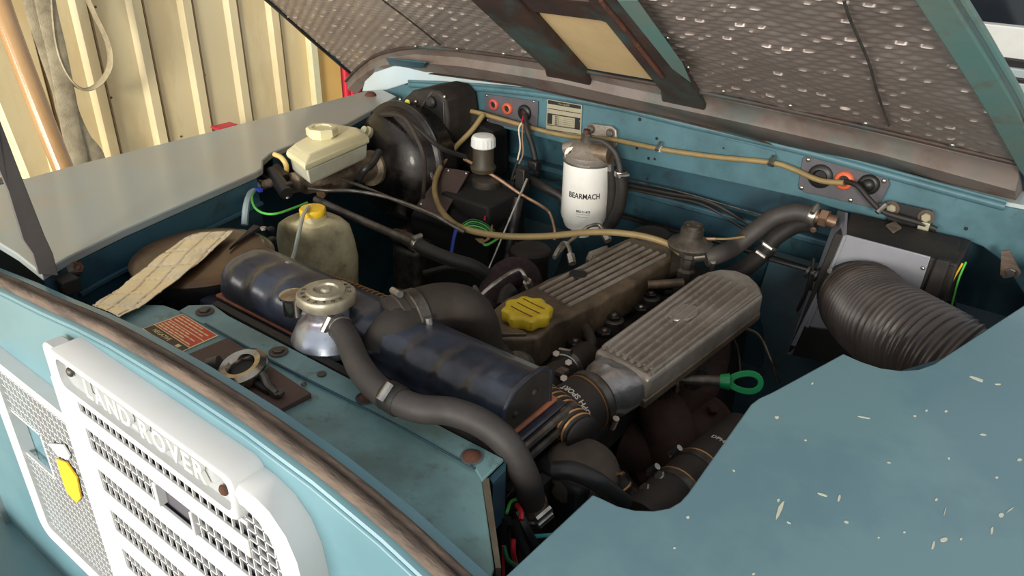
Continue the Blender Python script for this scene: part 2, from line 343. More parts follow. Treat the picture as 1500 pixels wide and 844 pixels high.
# ------------------------------------------------------------------ near wing
edge = [(868, 724), (884, 731), (905, 741), (930, 747), (957, 748), (980, 744), (996, 735), (1008, 722), (1100, 592), (1112, 583), (1130, 575), (1235, 518), (1262, 530), (1290, 539), (1320, 543), (1345, 541), (1368, 533), (1400, 512), (1500, 447), (1640, 355)]
nw = T('wing', 'chipped teal near wing filling the lower right with a scalloped inner edge', 'car wing', (.7, .3, 0))
inn2 = [Vector((.392, -.05, 0)), Z(740, 844, 0)] + Zs(0, *edge)
slab('top_panel', WINGM, nw, inn2 + [Vector((.86, 1.02, 0)), Vector((.86, -.22, 0)), Vector((.392, -.22, 0))], (0, 0, -.008), bevel=.0015)
mb = MB(); mb.rings([[p + Vector((.001, 0, -.0082)), p + Vector((.008, 0, -.0082)), p + Vector((.008, 0, -.028)), p + Vector((.001, 0, -.028))] for p in inn2[1:-1]], cap=True); mb.build('folded_edge', TEALD, nw)
mb = MB(); mb.rings([[p + Vector((.0, 0, -.0082)), p + Vector((.02, 0, -.0082)), p + Vector((.02, 0, -.75)), p + Vector((0, 0, -.75))] for p in (Vector((.85, 1.02, 0)), Vector((.85, -.21, 0)))]); mb.build('outer_panel', WINGM, nw)
box('front_face', WINGM, nw, (.63, -.205, -.38), (.46, .02, .74))
mb = MB(); mb.rings([[p + Vector((.0, 0, 0)), p + Vector((.006, 0, 0)), p + Vector((.006, 0, -.6)), p + Vector((0, 0, -.6))] for p in (Vector((.43, .05, -.03)), Vector((.50, .45, -.03)), Vector((.67, .76, -.03)), Vector((.72, .96, -.03)))]); mb.build('inner_panel', TEALD, nw)
CHIPM = mat('chipped_paint', (206, 206, 186), .7)
chips = [(1142, 748, 20, 40, 1.2), (1155, 766, 9, 3, .5), (1267, 612, 22, 5, .2), (1430, 555, 32, 12, .35), (1462, 563, 12, 3, 0), (1205, 725, 20, 9, .3), (1229, 730, 5, 12, 0), (1240, 765, 8, 5, .2), (1008, 758, 6, 5, 0), (1383, 791, 12, 8, -.2), (1367, 800, 5, 14, 0), (1453, 777, 6, 14, 0), (1480, 747, 16, 5, -.6), (1466, 755, 9, 8, 0), (1493, 674, 8, 6, 0), (1386, 603, 6, 4, 0), (1138, 612, 7, 5, 0), (1287, 788, 4, 4, 0), (1302, 678, 9, 3, .2), (1104, 841, 6, 4, 0), (1372, 732, 5, 5, 0), (1190, 562, 4, 4, 0), (1140, 733, 5, 6, .6), (1340, 610, 5, 4, .1), (1408, 790, 4, 4, 0), (988, 803, 5, 3, 0), (1384, 750, 3, 16, .1), (1357, 602, 5, 4, 0), (1440, 637, 10, 3, .2), (1460, 700, 5, 4, 0), (1325, 780, 4, 4, 0), (1390, 672, 4, 4, 0), (1075, 690, 5, 3, .4), (1180, 645, 4, 3, .4)]
for cx, cy, ww, hh, a in chips:                             # bare flakes where the paint is gone
    pts = []
    k = 7
    L_ = max(ww, hh) / 2; W_ = min(ww, hh) / 2 * (.35 if max(ww, hh) > 14 else .8); base = a if ww >= hh else math.pi / 2 + .25 + a * .1
    for i in range(k):
        t = 2 * math.pi * i / k; r = .7 + .5 * random.random(); ex = math.cos(t) * L_ * .9 * r; ey = math.sin(t) * W_ * r
        pts.append(Z(cx + ex * math.cos(base) - ey * math.sin(base), cy + ex * math.sin(base) + ey * math.cos(base), .0001))
    slab('paint_chip', CHIPM, nw, pts, (0, 0, .00035))

# ------------------------------------------------------------------ bulkhead
bh = T('bulkhead', 'teal bulkhead behind the engine with a pressed top rail', 'bulkhead', (0, 1.0, -.6))
band = Ys(.97, (560, 122), (640, 126), (720, 131), (800, 140), (900, 157), (995, 180), (1113, 207), (1200, 228), (1369, 275), (1475, 303), (1640, 338), (1640, 560), (1500, 432), (1470, 385), (1440, 362), (1410, 350), (1300, 328), (1230, 308), (1174, 290), (912, 233), (797, 203), (713, 182), (560, 160))
slab('upper_panel', TEALB, bh, band, (0, .025, 0), bevel=.002)
box('lower_panel', TEALD, bh, (0, 1.035, -.30), (1.5, .02, .60))
rl = Ys(.966, (600, 124), (640, 126), (720, 131), (800, 140), (900, 157), (995, 180), (1113, 207), (1200, 228), (1369, 275), (1472, 303))
tube('top_rail', TEALB, bh, rl, .0065, n=12, flat=((0, 0, 1), .8))
tube('rail_lip', TEALB, bh, [p + Vector((0, -.003, .0085)) for p in rl], .003, n=8)
slab('scuttle_corner', LBLUE, bh, Ys(.967, (530, 134), (534, 119), (548, 106), (575, 97), (655, 94), (760, 106), (900, 130), (900, 150), (800, 133), (720, 125), (640, 119), (600, 121), (566, 132)), (0, .02, 0), bevel=.002)
slab('scuttle_top', LBLUE, bh, Ys(.972, (545, 112), (600, 118), (640, 121), (720, 126), (800, 134), (900, 151), (995, 174), (1113, 201), (1200, 222), (1369, 269), (1475, 296)) + [Y(1600, 320, .98), (.8, 1.28, .06), (-.8, 1.28, .06), (-.78, 1.02, .045)], (0, 0, -.006))
box('pressed_ledge', TEALD, bh, (.08, 1.012, -.105), (.9, .03, .014), bevel=.004)
slab('toe_board', TEALD, bh, [(-.72, 1.02, -.25), (-.2, 1.02, -.25), (-.2, .84, -.5), (-.72, .84, -.5)], (0, .02, .02))
slab('toe_board', TEALD, bh, [(.24, 1.02, -.16), (.8, 1.02, -.16), (.8, .88, -.5), (.24, .88, -.5)], (0, .02, .02))
lathe('tunnel_front', TEALD, bh, Y(1010, 500, .99), (0, 1, 0), [(.17, -.05), (.18, 0), (.18, .04)], 36)
for p, r in (((937, 175), .0035), ((962, 203), .003), ((933, 217), .003), ((950, 232), .003), ((959, 233), .0025), ((1075, 218), .0065), ((1119, 226), .0065), ((948, 262), .003), ((1415, 335), .003), ((1060, 217), .002)):
    bolt(bh, Y(*p, .9693), (0, -1, 0), r, INK, 'disc', 'drilled_hole')
slab('patch_plate', TEALB, bh, Ys(.969, (1055, 212), (1063, 204), (1092, 210), (1136, 222), (1138, 236), (1124, 238), (1080, 228)), (0, -.0012, 0))
br = slab('corner_bracket', SEAL, bh, Ys(.93, (1467, 368), (1478, 366), (1496, 400), (1492, 405), (1470, 408), (1465, 402)), (0, .003, 0)); bolt(bh, Y(1481, 399, .928), (0, -1, 0), .007, STEEL)

# identification plate
idp = T('identification_plate', 'small pale metal identification plate with black table riveted to the bulkhead', 'plate', Y(826, 175, .967))
def PL(u, v, off=0):                                       # u, v from 0 to 1 across the plate
    a, b, c, d = Y(802, 145, .968), Y(853, 154, .968), Y(851, 204, .968), Y(800, 197, .968)
    return a.lerp(b, u).lerp(d.lerp(c, u), v) + Vector((0, -off, 0))
def plq(name, m, u0, v0, u1, v1, off, t=.0004): return slab(name, m, idp, [PL(u0, v0, off), PL(u1, v0, off), PL(u1, v1, off), PL(u0, v1, off)], (0, -t, 0))
slab('plate', TIN, idp, [PL(0, 0), PL(1, 0), PL(1, 1), PL(0, 1)], (0, -.001, 0))
plq('black_header', INK, .03, .02, .97, .12, .0012); plq('black_line', INK, .03, .24, .97, .26, .0012); plq('black_line', INK, .03, .38, .97, .41, .0012)
plq('black_field', INK, .03, .41, .17, .68, .0012); plq('black_field', INK, .82, .41, .97, .72, .0012)
for k in range(1, 6): plq('black_line', INK, .5, .41 + k * .055, .8, .415 + k * .055, .0012)
plq('black_line', INK, .03, .70, .97, .72, .0012); plq('black_line', INK, .03, .84, .97, .855, .0012)
R_ = (PL(1, 0) - PL(0, 0)).normalized()
text('lettering', 'No. LEUDR', .0045, PL(.5, .07, .0016), R_, U, TIN, idp, sx=1.2)
text('lettering', 'Rover', .0075, PL(.5, .92, .0014), R_, U, INK, idp, sx=1.3)
for k in range(5): text('lettering', 'KG  1 -', .0038, PL(.33, .45 + k * .055, .0014), R_, U, INK, idp, sx=1.1)
for u, v in ((.04, .3), (.96, .47)): bolt(idp, PL(u, v, .001), (0, -1, 0), .0018, STEEL, 'dome', 'rivet')

# grommet plates
gp = T('grommet_plate', 'grey grommet plate with a pinkish and an orange grommet left of the identification plate', 'plate', Y(748, 160, .966))
slab('plate', PLATEG, gp, Ys(.968, (711, 137), (789, 148), (788, 188), (780, 193), (711, 178)), (0, -.003, 0), bevel=.001)
def grommet(par, px, py, r, m, blk=True):
    c = Y(px, py, .965); g = lathe('grommet', m, par, c, (0, -1, 0), [(r, 0), (r, .003), (r * .85, .006), (r * .62, .007), (r * .5, .003), (r * .45, .001)], 22)
    if blk: lathe('bore', INK, g, c + Vector((0, -.0005, 0)), (0, -1, 0), [(r * .5, 0), (r * .48, .003)], 16)
    return g
grommet(gp, 724, 153, .0125, PINKG); grommet(gp, 744, 159, .0125, ORANGE); grommet(gp, 769, 165, .0165, BLACK)
for p in ((713, 140), (782, 149), (714, 176), (783, 188)): bolt(gp, Y(*p, .965), (0, -1, 0), .003, STEEL, 'dome', 'screw')
g2 = T('grommet_plate', 'grey four screw blanking plate with one orange grommet above the heater box', 'plate', Y(1238, 270, .966))
slab('plate', PLATEG, g2, Ys(.968, (1176, 232), (1182, 228), (1300, 257), (1304, 270), (1291, 297), (1278, 304), (1178, 281), (1170, 272)), (0, -.003, 0), bevel=.001)
grommet(g2, 1202, 258, .020, BLACK, False); grommet(g2, 1237, 264, .0155, ORANGE); grommet(g2, 1273, 270, .0165, BLACK, False)
lathe('rubber_dome', BLACK, g2, Y(1273, 270, .963), (0, -1, 0), [(.0115, 0), (.010, .006), (.006, .010), (.001, .0115)], 20)
for p in ((1184, 234), (1174, 275), (1246, 293), (1295, 265)): bolt(g2, Y(*p, .965), (0, -1, 0), .0042, STEEL, 'dome', 'screw')

# windscreen and frame behind the bonnet
ws = T('windscreen', 'slice of dark windscreen over a pale ledge at the upper right corner', 'windscreen', (.3, 1.34, .06))
slab('glass', GLASS, ws, [(-.75, 1.33, .10), (.75, 1.33, .10), (.75, 1.42, .55), (-.75, 1.42, .55)], (0, .006, 0))
box('lower_frame', LBLUE, ws, (0, 1.33, .08), (1.56, .04, .05), bevel=.008)
box('upper_frame', LBLUE, ws, (0, 1.43, .575), (1.56, .04, .05), bevel=.008)
for s in (-1, 1): slab('side_frame', LBLUE, ws, [(s * .75, 1.31, .1), (s * .79, 1.31, .1), (s * .79, 1.40, .56), (s * .75, 1.40, .56)], (0, .04, 0))
for nm, m_, y_, p0_, p1_, th_ in (('vent_panel', WHITE, 1.23, 40, 100, .03), ('rubber_strip', BLACK, 1.222, 87, 101, .03), ('hinge_rail', LBLUE, 1.21, 101, 116, .04), ('rubber_strip', BLACK, 1.205, 114, 124, .04), ('vent_flap', LBLUE, 1.20, 122, 215, .05)):
    za, zb = Y(1490, p0_, y_).z, max(.055, Y(1490, p1_, y_).z); box(nm, m_, ws, (0, y_ + th_ / 2, (za + zb) / 2), (1.5, th_, za - zb), bevel=.002)

# ------------------------------------------------------------------ bonnet (open at 36 degrees)
TH = math.radians(36); BO = Vector((0, .99, .075)); BU = Vector((0, -math.cos(TH), math.sin(TH))); BN = Vector((0, -math.sin(TH), -math.cos(TH)))
def B(px, py, off=0):
    r = ray(px, py); o = BO + BN * off; return CAM + r * ((o - CAM).dot(BN) / r.dot(BN))
def Bs(off, *pts): return [B(a, b, off) for a, b in pts]
def BL(x, t, off=0): return BO + Vector((x, 0, 0)) + BU * t + BN * off
def xt(p): return p.x, (p - BO).dot(BU)
def ext(pa, pb, t, off=0):                                 # carry the line through two measured points on to length t
    a, b = xt(B(*pa)), xt(B(*pb)); k = (t - a[1]) / (b[1] - a[1]); return BL(a[0] + (b[0] - a[0]) * k, t, off)
TT = .93
bn = T('bonnet', 'raised bonnet with quilted foil insulation under its skin', 'bonnet', BO)
skin = [ext((520, 115), (390, 0), TT), B(390, 0), B(460, 62), B(520, 115), B(537, 128), B(575, 98), B(640, 92), B(900, 140), B(1500, 300), B(1512, 200), B(1499, 149), B(1412, 0), ext((1499, 149), (1412, 0), TT)]
slab('skin', TEALD, bn, [p - BN * .0 for p in skin], -BN * .004)
def quilt(name, poly, off, pitch=.0138, col=FOIL):
    """dense embossed sheet cut to a convex polygon in bonnet coordinates"""
    P2 = [xt(p) for p in poly]; xs = [p[0] for p in P2]; ts = [p[1] for p in P2]
    cx = sum(xs) / len(xs); ct = sum(ts) / len(ts)
    def inside(x, t):
        c = False; n = len(P2)
        for i in range(n):
            (x1, t1), (x2, t2) = P2[i], P2[(i + 1) % n]
            if (t1 > t) != (t2 > t) and x < (x2 - x1) * (t - t1) / (t2 - t1) + x1: c = not c
        return c
    s = pitch / 5; nx = int((max(xs) - min(xs)) / s) + 1; nt = int((max(ts) - min(ts)) / s) + 1
    idx = {}; v = []; f = []
    rr = random.Random(3)
    jit = {}
    def vert(i, j):
        if (i, j) not in idx:
            x = min(xs) + i * s; t = min(ts) + j * s
            row = int(math.floor(t / (pitch * .75))); a = x / (pitch * 2.0) + (.5 if row % 2 else 0); cell = (int(math.floor(a)), row)
            if cell not in jit: jit[cell] = (rr.uniform(.6, 1.2), rr.uniform(-.4, .4))
            fa = a % 1; ft = (t / (pitch * .75)) % 1
            h = .0031 * jit[cell][0] * (abs(math.sin(math.pi * fa)) ** .5) * (ft / .8 if ft < .8 else (1 - ft) * 5)
            h += .003 * math.sin(x * 17 + t * 9) * math.sin(t * 13 - x * 6) + .0015 * math.sin(x * 41) * math.sin(t * 37)
            idx[(i, j)] = len(v); v.append(BL(x, t, off + .003 + h))
        return idx[(i, j)]
    for i in range(nx):
        for j in range(nt):
            if inside(min(xs) + (i + .5) * s, min(ts) + (j + .5) * s): f.append((vert(i, j), vert(i + 1, j), vert(i + 1, j + 1), vert(i, j + 1)))
    b = MB(); b.v = v; b.f = f; o = b.build(name, col, bn, smooth=60); return o
li = [ext((520, 113), (397, 0), TT - .03), B(397, 0), B(527, 113), B(535, 92), B(560, 74), B(600, 66), B(645, 67), B(806, 88), B(704, 0), ext((806, 88), (704, 0), TT - .03)]
quilt('foil_insulation', li, .001)
ri = [ext((1024, 128), (938, 0), TT - .03), B(938, 0), B(1024, 128), B(1250, 177), B(1497, 237), B(1449, 149), B(1356, 0), ext((1449, 149), (1356, 0), TT - .03)]
quilt('foil_insulation', ri, .001)
tube('foil_seam', DSTEEL, bn, [B(1236, 0, .011), B(1246, 30, .011), B(1272, 90, .011), B(1285, 135, .011), B(1302, 184, .009)], .0018, n=6)
tube('foil_seam', DSTEEL, bn, [B(560, 0, .010), B(600, 30, .010), B(645, 66, .010)], .0018, n=6)
slab('centre_board', CREAMB, bn, [B(740, -20, .002), B(860, -20, .002), B(884, 19, .002), B(960, 115, .002), B(842, 95, .002), B(787, 10, .002)], BN * .003)
slab('cross_rail', BRACE, bn, [B(720, -22, .0), B(880, -8, .0), B(896, 24, .0), B(884, 20, .0), B(787, 8, .0), B(700, -8, .0)], BN * .012, bevel=.002)
slab('brace', BRACE, bn, [ext((803, 87), (712, 0), TT - .04), B(712, 0), B(803, 87), B(808, 112), B(888, 137), B(862, 96), B(785, 8), ext((862, 96), (785, 8), TT - .04)], BN * .02, bevel=.004)
slab('brace', BRACE, bn, [ext((973, 117), (882, 0), TT - .04), B(882, 0), B(973, 117), B(977, 154), B(1057, 174), B(1030, 130), B(940, 0), ext((1030, 130), (940, 0), TT - .04)], BN * .02, bevel=.004)
tube('brace_edge', RUST, bn, [B(880, 0, .022), B(920, 48, .022), B(970, 112, .022)], .0035, n=6)
slab('brace_face', BONT, bn, Bs(.0203, (905, 0), (934, 0), (1000, 92), (1012, 120), (985, 100)), BN * .001)
slab('lower_board', DSTEEL, bn, Bs(.002, (870, 107), (975, 124), (975, 146), (884, 128)), BN * .003)
RC = [(506, 116), (520, 100), (540, 84), (562, 74), (600, 67), (645, 68), (806, 89), (870, 104), (1024, 132), (1250, 180), (1495, 238)]
RB = [(537, 128), (549, 116), (566, 105), (588, 98), (650, 98), (815, 119), (884, 138), (1050, 172), (1250, 224), (1416, 262), (1500, 300)]
NC = len(RC); mb = MB(); rg = []
for k in range(NC):
    a, c = B(*RC[k], .0), B(*RB[k], .0); w_ = c - a
    rg.append([a, a + BN * .008, a + w_ * .18 + BN * .011, a + w_ * .26 + BN * .026, a + w_ * .7 + BN * .028, a + w_ * .8 + BN * .014, a + w_ * .95 + BN * .012, c, c - BN * .003, a - BN * .003])
mb.rings(rg); mb.build('rear_channel', CHAN, bn, smooth=50)
mb = MB(); rg = []
for k in range(NC):
    a, c = B(*RC[k], .0), B(*RB[k], .0); w_ = c - a
    rg.append([a + w_ * .74 + BN * .0285, a + w_ * .74 + BN * .031, c - w_ * .08 + BN * .022, c - w_ * .04 + BN * .012, a + w_ * .82 + BN * .0145])
mb.rings(rg); mb.build('lower_flange', BRACE, bn, smooth=50)
tube('rear_lip', BONT, bn, [B(*p, .006) for p in RB], .005, n=8)
tube('inner_flange', BRACE, bn, [B(p[0], p[1] + 3, .009) for p in RC], .0035, n=8)
slab('corner_pad', TEALD, bn, Bs(.03, (566, 84), (590, 86), (625, 90), (620, 98), (592, 96), (572, 93)), BN * .004, bevel=.001)
slab('side_channel', BONT, bn, [ext((1449, 149), (1356, 0), TT), B(1356, 0), B(1404, 75), B(1449, 149), B(1497, 237), B(1530, 280), B(1520, 200), B(1499, 149), B(1462, 83), B(1412, 0), ext((1499, 149), (1412, 0), TT)], BN * .014, bevel=.003)
tube('side_lip', BONT, bn, [ext((1499, 149), (1412, 0), TT - .01, .012), B(1412, 0, .012), B(1462, 83, .012), B(1499, 149, .012), B(1514, 200, .012)], .004, n=8)
tube('side_lip', BRACE, bn, [ext((520, 115), (390, 0), TT - .01, .006), B(390, 0, .006), B(460, 62, .006), B(536, 127, .006)], .004, n=8)
slab('front_channel', BRACE, bn, [BL(xt(skin[0])[0], TT, 0), BL(xt(skin[-1])[0], TT, 0), BL(xt(skin[-1])[0], TT - .05, 0), BL(xt(skin[0])[0], TT - .05, 0)], BN * .02)
for p in ((670, 72), (738, 79), (609, 68), (1011, 124), (1060, 134), (1158, 155), (1268, 181), (1395, 213), (978, 56), (1008, 99)): bolt(bn, B(*p, .012), BN, .004, STEEL, 'dome', 'screw')

# bonnet stay at the left
sy = T('bonnet_stay', 'dark grey flat steel bonnet stay rising at the left edge', 'stay', Z(70, 400, -.01))
def sp(px, py, x): return X(px, py, x)
slab('bar', STRUT, sy, [sp(-48, 0, -.36), sp(-66, 100, -.36), sp(12, 280, -.352), sp(34, 352, -.346), sp(48, 372, -.343), sp(57, 402, -.34), sp(86, 404, -.34), sp(78, 372, -.343), sp(66, 346, -.346), sp(33, 262, -.352), sp(-8, 155, -.36), sp(-30, 60, -.36)], (-.004, 0, 0), bevel=.0008)
ta_, tb_ = sp(-57, 50, -.36), BL(xt(skin[0])[0] + .02, TT - .02, .01)
slab('upper_bar', STRUT, sy, [ta_ + Vector((0, -.016, 0)), ta_ + Vector((0, .016, 0)), tb_ + Vector((0, .016, 0)), tb_ + Vector((0, -.016, 0))], (-.004, 0, 0))
cyl('pivot', DSTEEL, sy, Z(95, 398, -.02), Z(112, 392, -.02), .011, n=14); box('bracket', BLACKD, sy, Z(92, 412, -.028), (.05, .022, .02), bevel=.002)
bolt(sy, Z(112, 392, -.018), (1, .2, .3), .008, RUST)

# ------------------------------------------------------------------ front panel with seal
LX = [(-.78, -.08), (-.62, -.052), (-.52, -.038), (-.445, -.027), (-.35, -.013), (-.253, -.002), (-.17, .010), (-.098, .017), (.024, .022), (.127, .021), (.215, .014), (.292, .001), (.361, -.018), (.39, -.028)]
fp = T('radiator_surround', 'teal front panel behind the white grille, its top edge under a worn rubber seal', 'car panel', (0, -.01, -.6))
slab('panel', TEAL, fp, [(x, -.014, z - .006) for x, z in LX] + [(.39, -.014, -.75), (-.78, -.014, -.75)], (0, -.006, 0), bevel=.002)
mb = MB(); mb.rings([[Vector((x, -.020, z - .012)), Vector((x, -.016, z - .003)), Vector((x, -.006, z)), Vector((x, .02, z - .001)), Vector((x, .02, z - .004)), Vector((x, -.004, z - .008))] for x, z in LX], cap=True); mb.build('top_lip', TEAL, fp)
mb = MB()
sx = spline([Vector((x, 0, z)) for x, z in LX], 10)
mb.tube([p + Vector((0, -.007, .003)) for p in sx], .0062, n=10, raw=True); mb.build('rubber_seal', SEAL, fp)
MB().tube([p + Vector((0, .0035, .001)) for p in sx], .0055, n=10, raw=True).build('rubber_seal', SEAL, fp)
MB().tube([p + Vector((0, .010, -.005)) for p in sx], .004, n=8, raw=True).build('rubber_seal', RUBBERB, fp)
box('lower_valance', TEAL, fp, (-.45, -.05, -.66), (.66, .09, .1), bevel=.01)
bb = T('front_bumper', 'blue painted bumper end low at the bottom left corner', 'bumper', Y(80, 830, -.02))
box('beam', TEAL, bb, (-.62, -.16, -.60), (.5, .1, .1), bevel=.008)

# ------------------------------------------------------------------ grille
GY = -.046
gr = T('radiator_grille', 'white radiator grille with raised lettering on its badge plate', 'grille', (-.03, -.03, -.45))
def gx(x, z, y=GY): return Vector((x, y, z))
def face(name, m, pts, th=.006, y=GY, bevel=.0015): return slab(name, m, gr, [gx(x, z, y) for x, z in pts], (0, th, 0), bevel=bevel)
GX0, GX1 = -.160, .152
# badge block: hood on top with rounded corners, recessed plate
def rrect(x0, z0, x1, z1, r, n=5):
    o = []
    for cx, cz, a0_ in ((x1 - r, z1 - r, 0), (x0 + r, z1 - r, 90), (x0 + r, z0 + r, 180), (x1 - r, z0 + r, 270)):
        for k in range(n + 1): a = math.radians(a0_ + 90 * k / n); o.append((cx + r * math.cos(a), cz + r * math.sin(a)))
    return o
ho = [(p[0], p[1]) for p in rrect(GX0 - .004, -.048, GX1 + .004, .004, .014)]; hi = rrect(GX0 + .010, -.040, GX1 - .006, -.004, .010)
mb = MB(); n = len(ho)
R1 = [gx(*p, -.0201) for p in ho]; R2 = [gx(*p, GY - .004) for p in ho]; R3 = [gx(*p, GY - .006) for p in [((a[0] * .8 + b[0] * .2), (a[1] * .8 + b[1] * .2)) for a, b in zip(ho, hi)]]; R4 = [gx(*p, GY - .005) for p in hi]; R5 = [gx(*p, GY + .004) for p in hi]
mb.rings([R1, R2, R3, R4, R5], cap=False); mb.build('badge_hood', GRILLEM, gr, smooth=50)
slab('badge_plate', BADGE, gr, [gx(*p, GY + .002) for p in hi], (0, .004, 0))
msg = 'LAND-ROVER'; me0 = [textmesh(ch, .031, .0022, 'LEFT', .85, .0008) for ch in msg]
ws_ = [max(v.co.x for v in m_.vertices) - min(v.co.x for v in m_.vertices) for m_ in me0]; gap = .0042; tot = sum(ws_) + gap * (len(msg) - 1); sc_ = .206 / tot
xc = -.098
for m_, wd in zip(me0, ws_):
    mn = min(v.co.x for v in m_.vertices)
    for v in m_.vertices: v.co = Vector((xc + (v.co.x - mn) * sc_, GY - .001 - v.co.z, -.0215 + v.co.y * 1.0))
    xc += (wd + gap) * sc_
    link('letter', m_, WHITE, gr)
for x in (GX0 + .028, GX1 - .022): bolt(gr, gx(x, -.018 if x < 0 else -.026, GY), (0, -1, 0), .0055, RUST if x > 0 else DSTEEL, 'dome', 'screw')
# centre block frame and its solid bars
def bar(x0, z0, x1, z1, y=GY, th=.004, name='solid_bar', m=GRILLEM): return box(name, m, gr, ((x0 + x1) / 2, y + th / 2, (z0 + z1) / 2), (abs(x1 - x0), th, abs(z1 - z0)), bevel=.001)
slab('left_shoulder', GRILLEM, gr, [gx(*p, GY + .001) for p in rrect(GX0 - .034, -.6, GX0 + .0, -.004, .012)], (0, .020, 0), bevel=.002)
bar(GX0 - .034, -.60, GX0 + .02, -.05, name='side_bar')
rows = [(-.053, -.072), (-.094, -.124), (-.152, -.184), (-.213, -.246), (-.275, -.308), (-.337, -.370), (-.399, -.432)]
XR = .222
for (a, b_), (c, d) in zip(rows, rows[1:]): bar(GX0 + .02, b_, GX1 - .0, c)
bar(GX0 + .02, -.432, XR, -.60)
bar(GX0 + .0, -.048, GX1 + .004, -.053)
# shoulder at the right: outer frame with rounded corner
sh = [(.150, -.004), (.172, -.005), (.194, -.012), (.212, -.028), (.222, -.050), (.226, -.08), (.228, -.6)]
shi = [(.150, -.024), (.164, -.024), (.180, -.029), (.192, -.040), (.199, -.056), (.203, -.08), (.205, -.6)]
mb = MB(); mb.rings([[gx(*a, -.0201), gx(*a, GY), gx(a[0] * .7 + c[0] * .3, a[1] * .7 + c[1] * .3, GY - .005), gx(*c, GY - .003), gx(*c, -.022)] for a, c in zip(sh, shi)], cap=True); mb.build('shoulder_frame', GRILLEM, gr, smooth=50)
# mesh webs
def web(x0, z0, x1, z1, y=GY + .002, th=.0022): return box('mesh_web', GRILLEM, gr, ((x0 + x1) / 2, y + th / 2, (z0 + z1) / 2), (abs(x1 - x0), th, abs(z1 - z0)))
px_ = .0122
for a, b_ in rows:
    x = GX0 + .02
    while x < GX1:
        if not (a == -.094 and -.004 < x < .060): web(x - .0008, a, x + .0008, b_)
        x += px_
    if a < -.06:
        mid = (a + b_) / 2
        if a == -.094:
            web(GX0 + .02, mid + .0009, -.003, mid - .0009); web(.062, mid + .0009, GX1, mid - .0009); bar(-.006, a, .000, b_, GY - .002, .012, 'opening_frame'); bar(.058, a, .062, b_, GY - .002, .012, 'opening_frame')
        else: web(GX0 + .02, mid + .0009, GX1, mid - .0009)
x = GX1
while x < .204: web(x - .0008, -.022, x + .0008, -.432); x += px_
z = -.034
while z > -.432: web(GX1, z + .0009, .204, z - .0009); z -= px_
box('mesh_shade_sheet', PLATEG, gr, (.010, -.038, -.24), (.39, .002, .40))  # grey sheet added as the shade seen through the mesh holes
# side section of the grille at the left, set further back
sg = T('side_grille', 'pale mesh side grille left of the lettered grille with a square hole', 'grille', (-.40, -.02, -.5))
SY = -.032
def sgx(x, z, y=SY): return Vector((x, y, z))
o_ = rrect(-.455, -.455, -.184, -.118, .028); i_ = rrect(-.424, -.428, -.195, -.134, .010)
mb = MB(); mb.rings([[sgx(*p, -.0201) for p in o_], [sgx(*p, SY - .006) for p in o_], [sgx((a[0] + b_[0]) / 2, (a[1] + b_[1]) / 2, SY - .009) for a, b_ in zip(o_, i_)], [sgx(*p, SY - .005) for p in i_], [sgx(*p, -.0205) for p in i_]], cap=False); mb.build('frame', GRILLEM, sg, smooth=50)
def sweb(x0, z0, x1, z1): return box('mesh_web', GRILLEM, sg, ((x0 + x1) / 2, SY + .0015, (z0 + z1) / 2), (abs(x1 - x0), .004, abs(z1 - z0)))
x = -.412
while x < -.195:
    if x < -.34: sweb(x - .0008, -.135, x + .0008, -.215); sweb(x - .0008, -.29, x + .0008, -.428)
    else: sweb(x - .0008, -.135, x + .0008, -.428)
    x += .0125
z = -.147
while z > -.427:
    if -.29 < z < -.215: sweb(-.34, z + .0008, -.195, z - .0008)
    else: sweb(-.424, z + .0008, -.195, z - .0008)
    z -= .0125
for a in ((-.424, -.213, -.34, -.218), (-.424, -.288, -.34, -.293), (-.343, -.215, -.338, -.29)): sweb(*a)
box('side_shade_sheet', PLATEG, sg, (-.268, -.0265, -.28), (.145, .0015, .29))  # same painted shade behind the side mesh
slab('torn_sticker', YEL2, sg, Ys(SY - .004, (82, 672), (97, 678), (112, 700), (118, 730), (112, 737), (98, 722), (90, 700)), (0, .002, 0))
slab('torn_sticker', WHITE, sg, Ys(SY - .004, (70, 650), (92, 652), (102, 668), (100, 674), (84, 668)), (0, .002, 0))

# ------------------------------------------------------------------ slam panel
sl = T('slam_panel', 'teal oil-stained slam panel bolted between front seal and radiator', 'car panel', (.05, .08, -.03))
SZ = -.022
spx = Zs(SZ, (182, 462), (205, 446), (240, 447), (262, 455), (300, 470), (700, 690), (706, 704), (724, 832)) + [Vector((.37, .018, SZ)), Vector((-.215, .018, SZ))]
slab('panel', SLAM, sl, spx, (0, 0, -.004), bevel=.001)
# raised rear strip with the bolts
slab('bolt_strip', SLAM, sl, Zs(SZ + .003, (262, 455), (276, 447), (312, 446), (334, 462), (738, 672), (706, 703), (696, 686)), (0, 0, -.004), bevel=.001)
tube('crease', TEALD, sl, Zs(SZ + .003, (300, 474), (420, 540), (560, 612), (696, 687)), .0012, n=6)
slab('side_flange', EDGE, sl, Zs(SZ, (706, 704), (726, 832), (734, 832), (716, 700)), (0, 0, -.03))
slab('side_flange', TEALD, sl, Zs(SZ - .002, (716, 700), (742, 674), (740, 690), (722, 708)), (0, 0, -.06))
slab('rear_flange', BLACKD, sl, Zs(SZ + .001, (312, 446), (318, 440), (750, 664), (738, 672)), (0, 0, -.03))
for p, m_ in (((300, 457), DSTEEL), ((408, 516), DSTEEL), ((536, 584), RUST), ((691, 670), RUST)):
    c = Z(*p, SZ + .0035); bolt(sl, c, U, .0105, SEAL if m_ is DSTEEL else STEEL, 'washer', 'washer'); bolt(sl, c, U, .0085 if p[0] > 600 else .0065, m_, 'dome' if m_ is RUST else 'hex')
